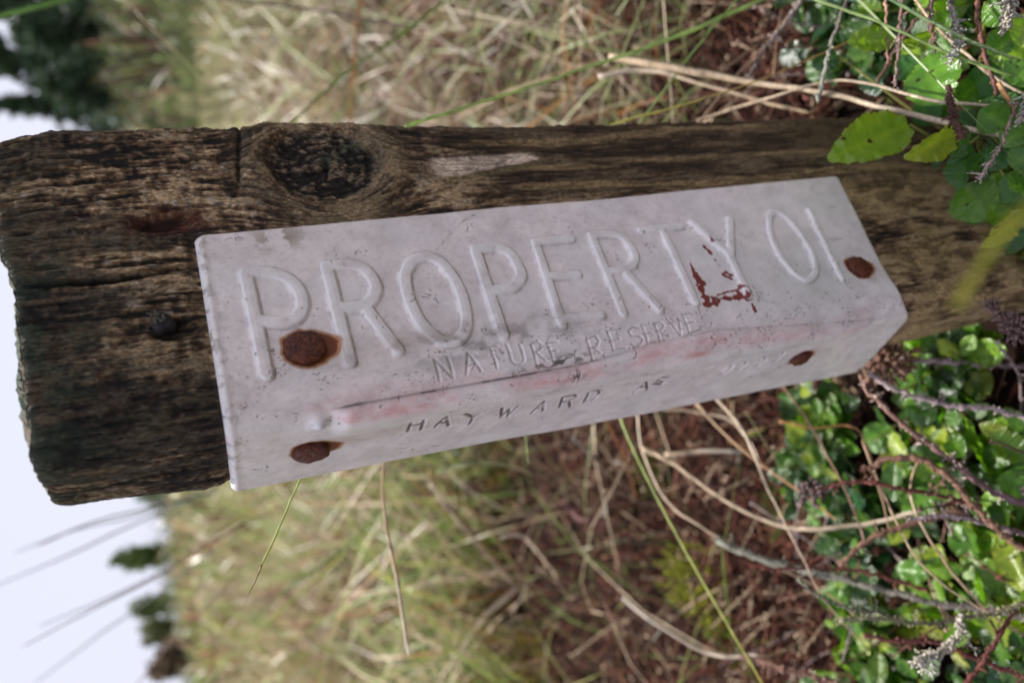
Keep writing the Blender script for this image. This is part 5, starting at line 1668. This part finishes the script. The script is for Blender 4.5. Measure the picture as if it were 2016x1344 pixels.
def dead_heather():
    """low brown heather: many small brittle sprigs, one uncounted mass"""
    b = Bag()
    n = 3300
    k = 0
    while k < n:
        r = 0.08 + 1.29 * RNG.random() ** 1.05
        a = math.radians(RNG.uniform(-35, 105))
        x, y = CAM[0] + r * math.sin(a), CAM[1] + r * math.cos(a)
        if k > 1300:                                       # most of it grows thick behind the post
            g = on_ground(RNG.uniform(950, 1680), RNG.uniform(740, 1420)) if RNG.random() < 0.62 else on_ground(RNG.uniform(850, 1640), RNG.uniform(-80, 250))
            x, y = g[0], g[1]
            r = math.hypot(x - CAM[0], y - CAM[1])
        if -0.015 < x < 0.105 and -0.03 < y < 0.06:
            continue
        if k <= 1300 and r < 0.30 and RNG.random() < 0.4:
            continue
        k += 1
        z = float(ground_z(np.array(x), np.array(y)))
        L_ = RNG.uniform(0.015, 0.055) * (0.5 + 1.3 * r)
        d = np.array((RNG.normal(0, 0.6), RNG.normal(0, 0.6), RNG.uniform(0.15, 1.2)))
        d /= np.linalg.norm(d)
        P = spline([np.array((x, y, z)), np.array((x, y, z)) + d * L_ * 0.5 + RNG.normal(0, L_ * 0.12, 3), np.array((x, y, z)) + d * L_ + RNG.normal(0, L_ * 0.15, 3)], 6)
        c = np.array([(0.120, 0.036, 0.024), (0.055, 0.020, 0.015), (0.19, 0.085, 0.050), (0.42, 0.31, 0.21)][int(RNG.choice(4, p=[0.30, 0.32, 0.21, 0.17]))]) * RNG.uniform(0.7, 1.3)
        b.add_tube(P, np.linspace(0.0010, 0.0004, 6) * (0.6 + 0.6 * r), np.repeat(c[None], 6, 0), sides=4)
        for q in range(9):
            i = int(RNG.integers(1, 6))
            dv = d * 0.8 + RNG.normal(0, 0.6, 3)
            ln = RNG.uniform(0.002, 0.0045) * (0.6 + 0.7 * r)
            scale_leaf(b, P[i] + RNG.normal(0, 0.0008, 3), dv, ln, ln * 0.22, c * RNG.uniform(0.7, 1.7))
    o = obj('dead_heather', b.mesh('dead_heather'), LITTER)
    o['kind'] = 'stuff'
    o['label'] = 'low brown dead heather covering the ground round the post'


dead_heather()


def shoots():
    """fine heather shoots that stand among the leaves, one uncounted mass"""
    b = Bag()
    for k in range(95):
        if RNG.random() < 0.7:
            g = on_ground(RNG.uniform(1560, 2250), RNG.uniform(700, 1420))
        else:
            g = on_ground(RNG.uniform(1560, 2150), RNG.uniform(-60, 150))
        x, y = g[0], g[1]
        if -0.008 < x < 0.098 and -0.01 < y < 0.05:
            continue
        L_ = RNG.uniform(0.035, 0.075)
        d = np.array((RNG.normal(-0.1, 0.5), RNG.normal(-0.1, 0.5), RNG.uniform(0.35, 1.0)))
        d /= np.linalg.norm(d)
        p0 = np.array((x, y, 0.0))
        P = spline([p0, p0 + d * L_ * 0.5 + RNG.normal(0, 0.004, 3), p0 + d * L_ + RNG.normal(0, 0.006, 3)], 9)
        c = np.array([(0.12, 0.04, 0.032), (0.07, 0.03, 0.028), (0.20, 0.11, 0.08), (0.26, 0.20, 0.19)][int(RNG.integers(0, 4))]) * RNG.uniform(0.7, 1.3)
        b.add_tube(P, np.linspace(0.0008, 0.0003, 9), np.repeat(c[None], 9, 0), sides=5)
        for q in range(int(RNG.integers(8, 34))):
            i = int(RNG.integers(2, 9))
            dv = d * 0.9 + RNG.normal(0, 0.5, 3)
            ln = RNG.uniform(0.0013, 0.0030)
            scale_leaf(b, P[i], dv, ln, ln * 0.22, c * RNG.uniform(0.8, 2.0))
    o = obj('heather_shoots', b.mesh('heather_shoots'), TWIG)
    o['kind'] = 'stuff'
    o['label'] = 'fine dark heather shoots growing among the shrub leaves'


shoots()


def litter():
    b = []
    n = 15000
    r = 0.16 + 1.2 * RNG.random(n) ** 1.5
    a = np.radians(RNG.uniform(-40, 110, n))
    X, Y = CAM[0] + r * np.sin(a), CAM[1] + r * np.cos(a)
    Z = ground_z(X, Y) + RNG.uniform(0, 0.012, n) * (0.5 + r)
    ln = (0.003 + 0.03 * RNG.random(n) ** 3) * (0.6 + 0.8 * r)
    w = np.minimum(ln * RNG.uniform(0.05, 0.3, n), 0.0035)
    ph, el = RNG.uniform(0, 6.28, n), RNG.normal(0.15, 0.4, n)
    D = np.stack([np.cos(ph) * np.cos(el), np.sin(ph) * np.cos(el), np.sin(el)], -1)
    A2 = np.stack([-np.sin(ph), np.cos(ph), np.zeros(n)], -1)
    B2 = np.cross(D, A2)
    P = np.stack([X, Y, Z], -1)
    V = np.stack([P - D * ln[:, None] / 2, P + A2 * w[:, None] / 2, P + B2 * w[:, None] / 2, P - A2 * w[:, None] / 2, P - B2 * w[:, None] / 2, P + D * ln[:, None] / 2], 1)
    f = np.array([(0, 2, 1), (0, 3, 2), (0, 4, 3), (0, 1, 4), (5, 1, 2), (5, 2, 3), (5, 3, 4), (5, 4, 1)])
    F = (np.arange(n)[:, None, None] * 6 + f[None]).reshape(-1, 3)
    C = palette(n, X, Y, [(0.10, 0.030, 0.020), (0.04, 0.016, 0.011), (0.17, 0.07, 0.042), (0.36, 0.26, 0.17), (0.55, 0.45, 0.34), (0.14, 0.18, 0.03)], [6, 6, 3, 1.2, 0.8, 0.8])
    C = np.repeat(C[:, None], 6, 1).reshape(-1, 3)
    o = obj('leaf_litter', new_mesh('leaf_litter', V.reshape(-1, 3), F, C, smooth=False), LITTER)
    o['kind'] = 'stuff'
    o['label'] = 'brown heather litter on the ground round the post'


litter()


# ------------------------------------------------------------------ trees and bushes on the skyline
def cards(n, P, size, col, var=0.35):
    """n leaf-clump faces (bent quads) at P"""
    d = RNG.normal(0, 1, (n, 3)); d /= np.linalg.norm(d, axis=1, keepdims=True)
    e = np.cross(d, RNG.normal(0, 1, (n, 3))); e /= np.linalg.norm(e, axis=1, keepdims=True) + 1e-9
    s = size * RNG.uniform(0.5, 1.2, n)[:, None]
    m = np.cross(d, e)
    V = np.stack([P - d * s, P - e * s * 0.4 + m * s * 0.12, P + d * s, P + e * s * 0.4 + m * s * 0.12], 1)
    F = np.arange(n)[:, None] * 4 + np.arange(4)[None]
    C = np.repeat((np.asarray(col)[None] * RNG.uniform(1 - var, 1 + var, (n, 1)))[:, None], 4, 1)
    return V.reshape(-1, 3), F, C.reshape(-1, 3)


def conifer(label, az, dist, h, rad, col, z_low=0.12, n=1500):
    a = math.radians(az)
    x, y = CAM[0] + dist * math.sin(a), CAM[1] + dist * math.cos(a)
    root = bpy.data.objects.new('conifer', None)
    COL.objects.link(root)
    root.location = (x, y, float(ground_z(np.array(x), np.array(y))) - 0.1)
    tag(root, label, 'tree', 'dark conifers on the wide side of the post')
    b = Bag()
    Q = spline([np.zeros(3), np.array((0.02 * h * RNG.normal(), 0.02 * h * RNG.normal(), h * 0.5)), np.array((0, 0, h * 0.98))], 12)
    b.add_tube(Q, np.linspace(0.022 * h, 0.004 * h, 12), np.full((12, 3), 0.06) * (1, 0.8, 0.65), sides=8)
    # limbs
    P = []
    nb = int(n / 26)
    for k in range(nb):
        t = z_low + (1 - z_low) * (k + RNG.uniform()) / nb
        ang = RNG.uniform(0, 6.28)
        L_ = rad * (1 - (t - z_low) / (1 - z_low)) ** 0.8 * RNG.uniform(0.55, 1.15) + 0.15
        p0 = np.array((0, 0, h * t))
        p1 = p0 + np.array((math.cos(ang) * L_, math.sin(ang) * L_, -0.18 * L_ + RNG.normal(0, 0.1)))
        b.add_tube(spline([p0, p1], 4), np.linspace(0.006 * h * (1 - t) + 0.01, 0.006, 4), np.full((4, 3), 0.05), sides=4)
        m = 26
        u = RNG.random(m) ** 0.7
        q = p0[None] + (p1 - p0)[None] * u[:, None] + RNG.normal(0, 0.06 * L_ + 0.04, (m, 3))
        q[:, 2] -= 0.10 * L_ * RNG.random(m)
        P.append(q)
    obj('trunk', b.mesh('trunk'), BARK, root)
    P = np.concatenate(P)
    V, F, C = cards(len(P), P, 0.035 * h + 0.06, col)
    obj('crown', new_mesh('crown', V, F, C, smooth=False), CROWN, root)
    return root


CON = [
    ('tall dark conifer at the picture edge, outermost of the conifers', 58.5, 26, 6.5, 1.25),
    ('dark conifer next to the outermost one, narrow crown', 54.6, 32, 5.6, 1.0),
    ('broad dark conifer between two gaps of sky', 51.3, 27, 5.0, 1.35),
    ('dark conifer with a ragged crown beside the post edge', 48.6, 32, 4.9, 1.0),
    ('lower dark conifer nearest to the post edge', 46.0, 24, 2.7, 1.0),
    ('small conifer in front of the taller dark ones', 53.0, 20, 2.4, 1.1),
    ('bushy small conifer at the foot of the tallest one', 56.6, 20, 2.7, 1.2),
    ('small conifer low against the grass by the broad one', 49.8, 19, 1.9, 1.1),
]
for lb, az, ds_, hh, rd in CON:
    conifer(lb, az, ds_, hh, rd * 1.2, (0.045, 0.082, 0.040), z_low=0.04, n=2000)


def bush(label, px, py, dist, w, h, col, n=420, name='skyline_bush'):
    r = ray(px, py)
    r = r / math.hypot(r[0], r[1])
    c = CAM + r * dist
    g = float(ground_z(np.array(c[0]), np.array(c[1])))
    root = bpy.data.objects.new(name, None)
    COL.objects.link(root)
    root.location = (c[0], c[1], g)
    w, h = w * 0.45, h * 0.74
    tag(root, label, 'bush', 'bushes along the skyline')
    b = Bag()
    tops = []
    for k in range(5):
        a = RNG.uniform(0, 6.28)
        tp = np.array((math.cos(a) * w * 0.3, math.sin(a) * w * 0.3, h * RNG.uniform(0.5, 0.8)))
        b.add_tube(spline([np.zeros(3), tp * (0.4, 0.4, 0.6), tp], 6), np.linspace(0.03 * h, 0.008 * h, 6), np.full((6, 3), 0.07), sides=5)
        tops.append(tp)
    obj('trunk', b.mesh('trunk'), BARK, root)
    v = RNG.normal(0, 1, (n, 3)); v /= np.linalg.norm(v, axis=1, keepdims=True)
    t = np.array(tops)[RNG.integers(0, 5, n)]
    P = t + v * (RNG.random(n) ** 0.5)[:, None] * np.array((w * 0.36, w * 0.36, h * 0.36))
    P[:, 2] = np.maximum(P[:, 2], 0.03)
    V, F, C = cards(n, P, 0.09 * h + 0.03, col)
    obj('crown', new_mesh('crown', V, F, C, smooth=False), CROWN, root)


for args in (
    ('blue-green bush on the skyline close beside the post', 372, 958, 24, 2.6, 1.55, (0.10, 0.16, 0.10)),
    ('small round dark green bush standing alone on the skyline', 322, 1088, 20, 1.2, 2.0, (0.12, 0.18, 0.05)),
    ('bushy green clump on the skyline below the round bush', 352, 1165, 22, 1.7, 1.7, (0.14, 0.19, 0.08)),
    ('reddish brown bush on the skyline near the bottom edge', 375, 1275, 18, 1.7, 1.45, (0.17, 0.12, 0.08)),
    ('small olive bush between the green clump and the reddish bush', 385, 1222, 19, 1.0, 1.3, (0.17, 0.19, 0.08)),
):
    bush(*args)
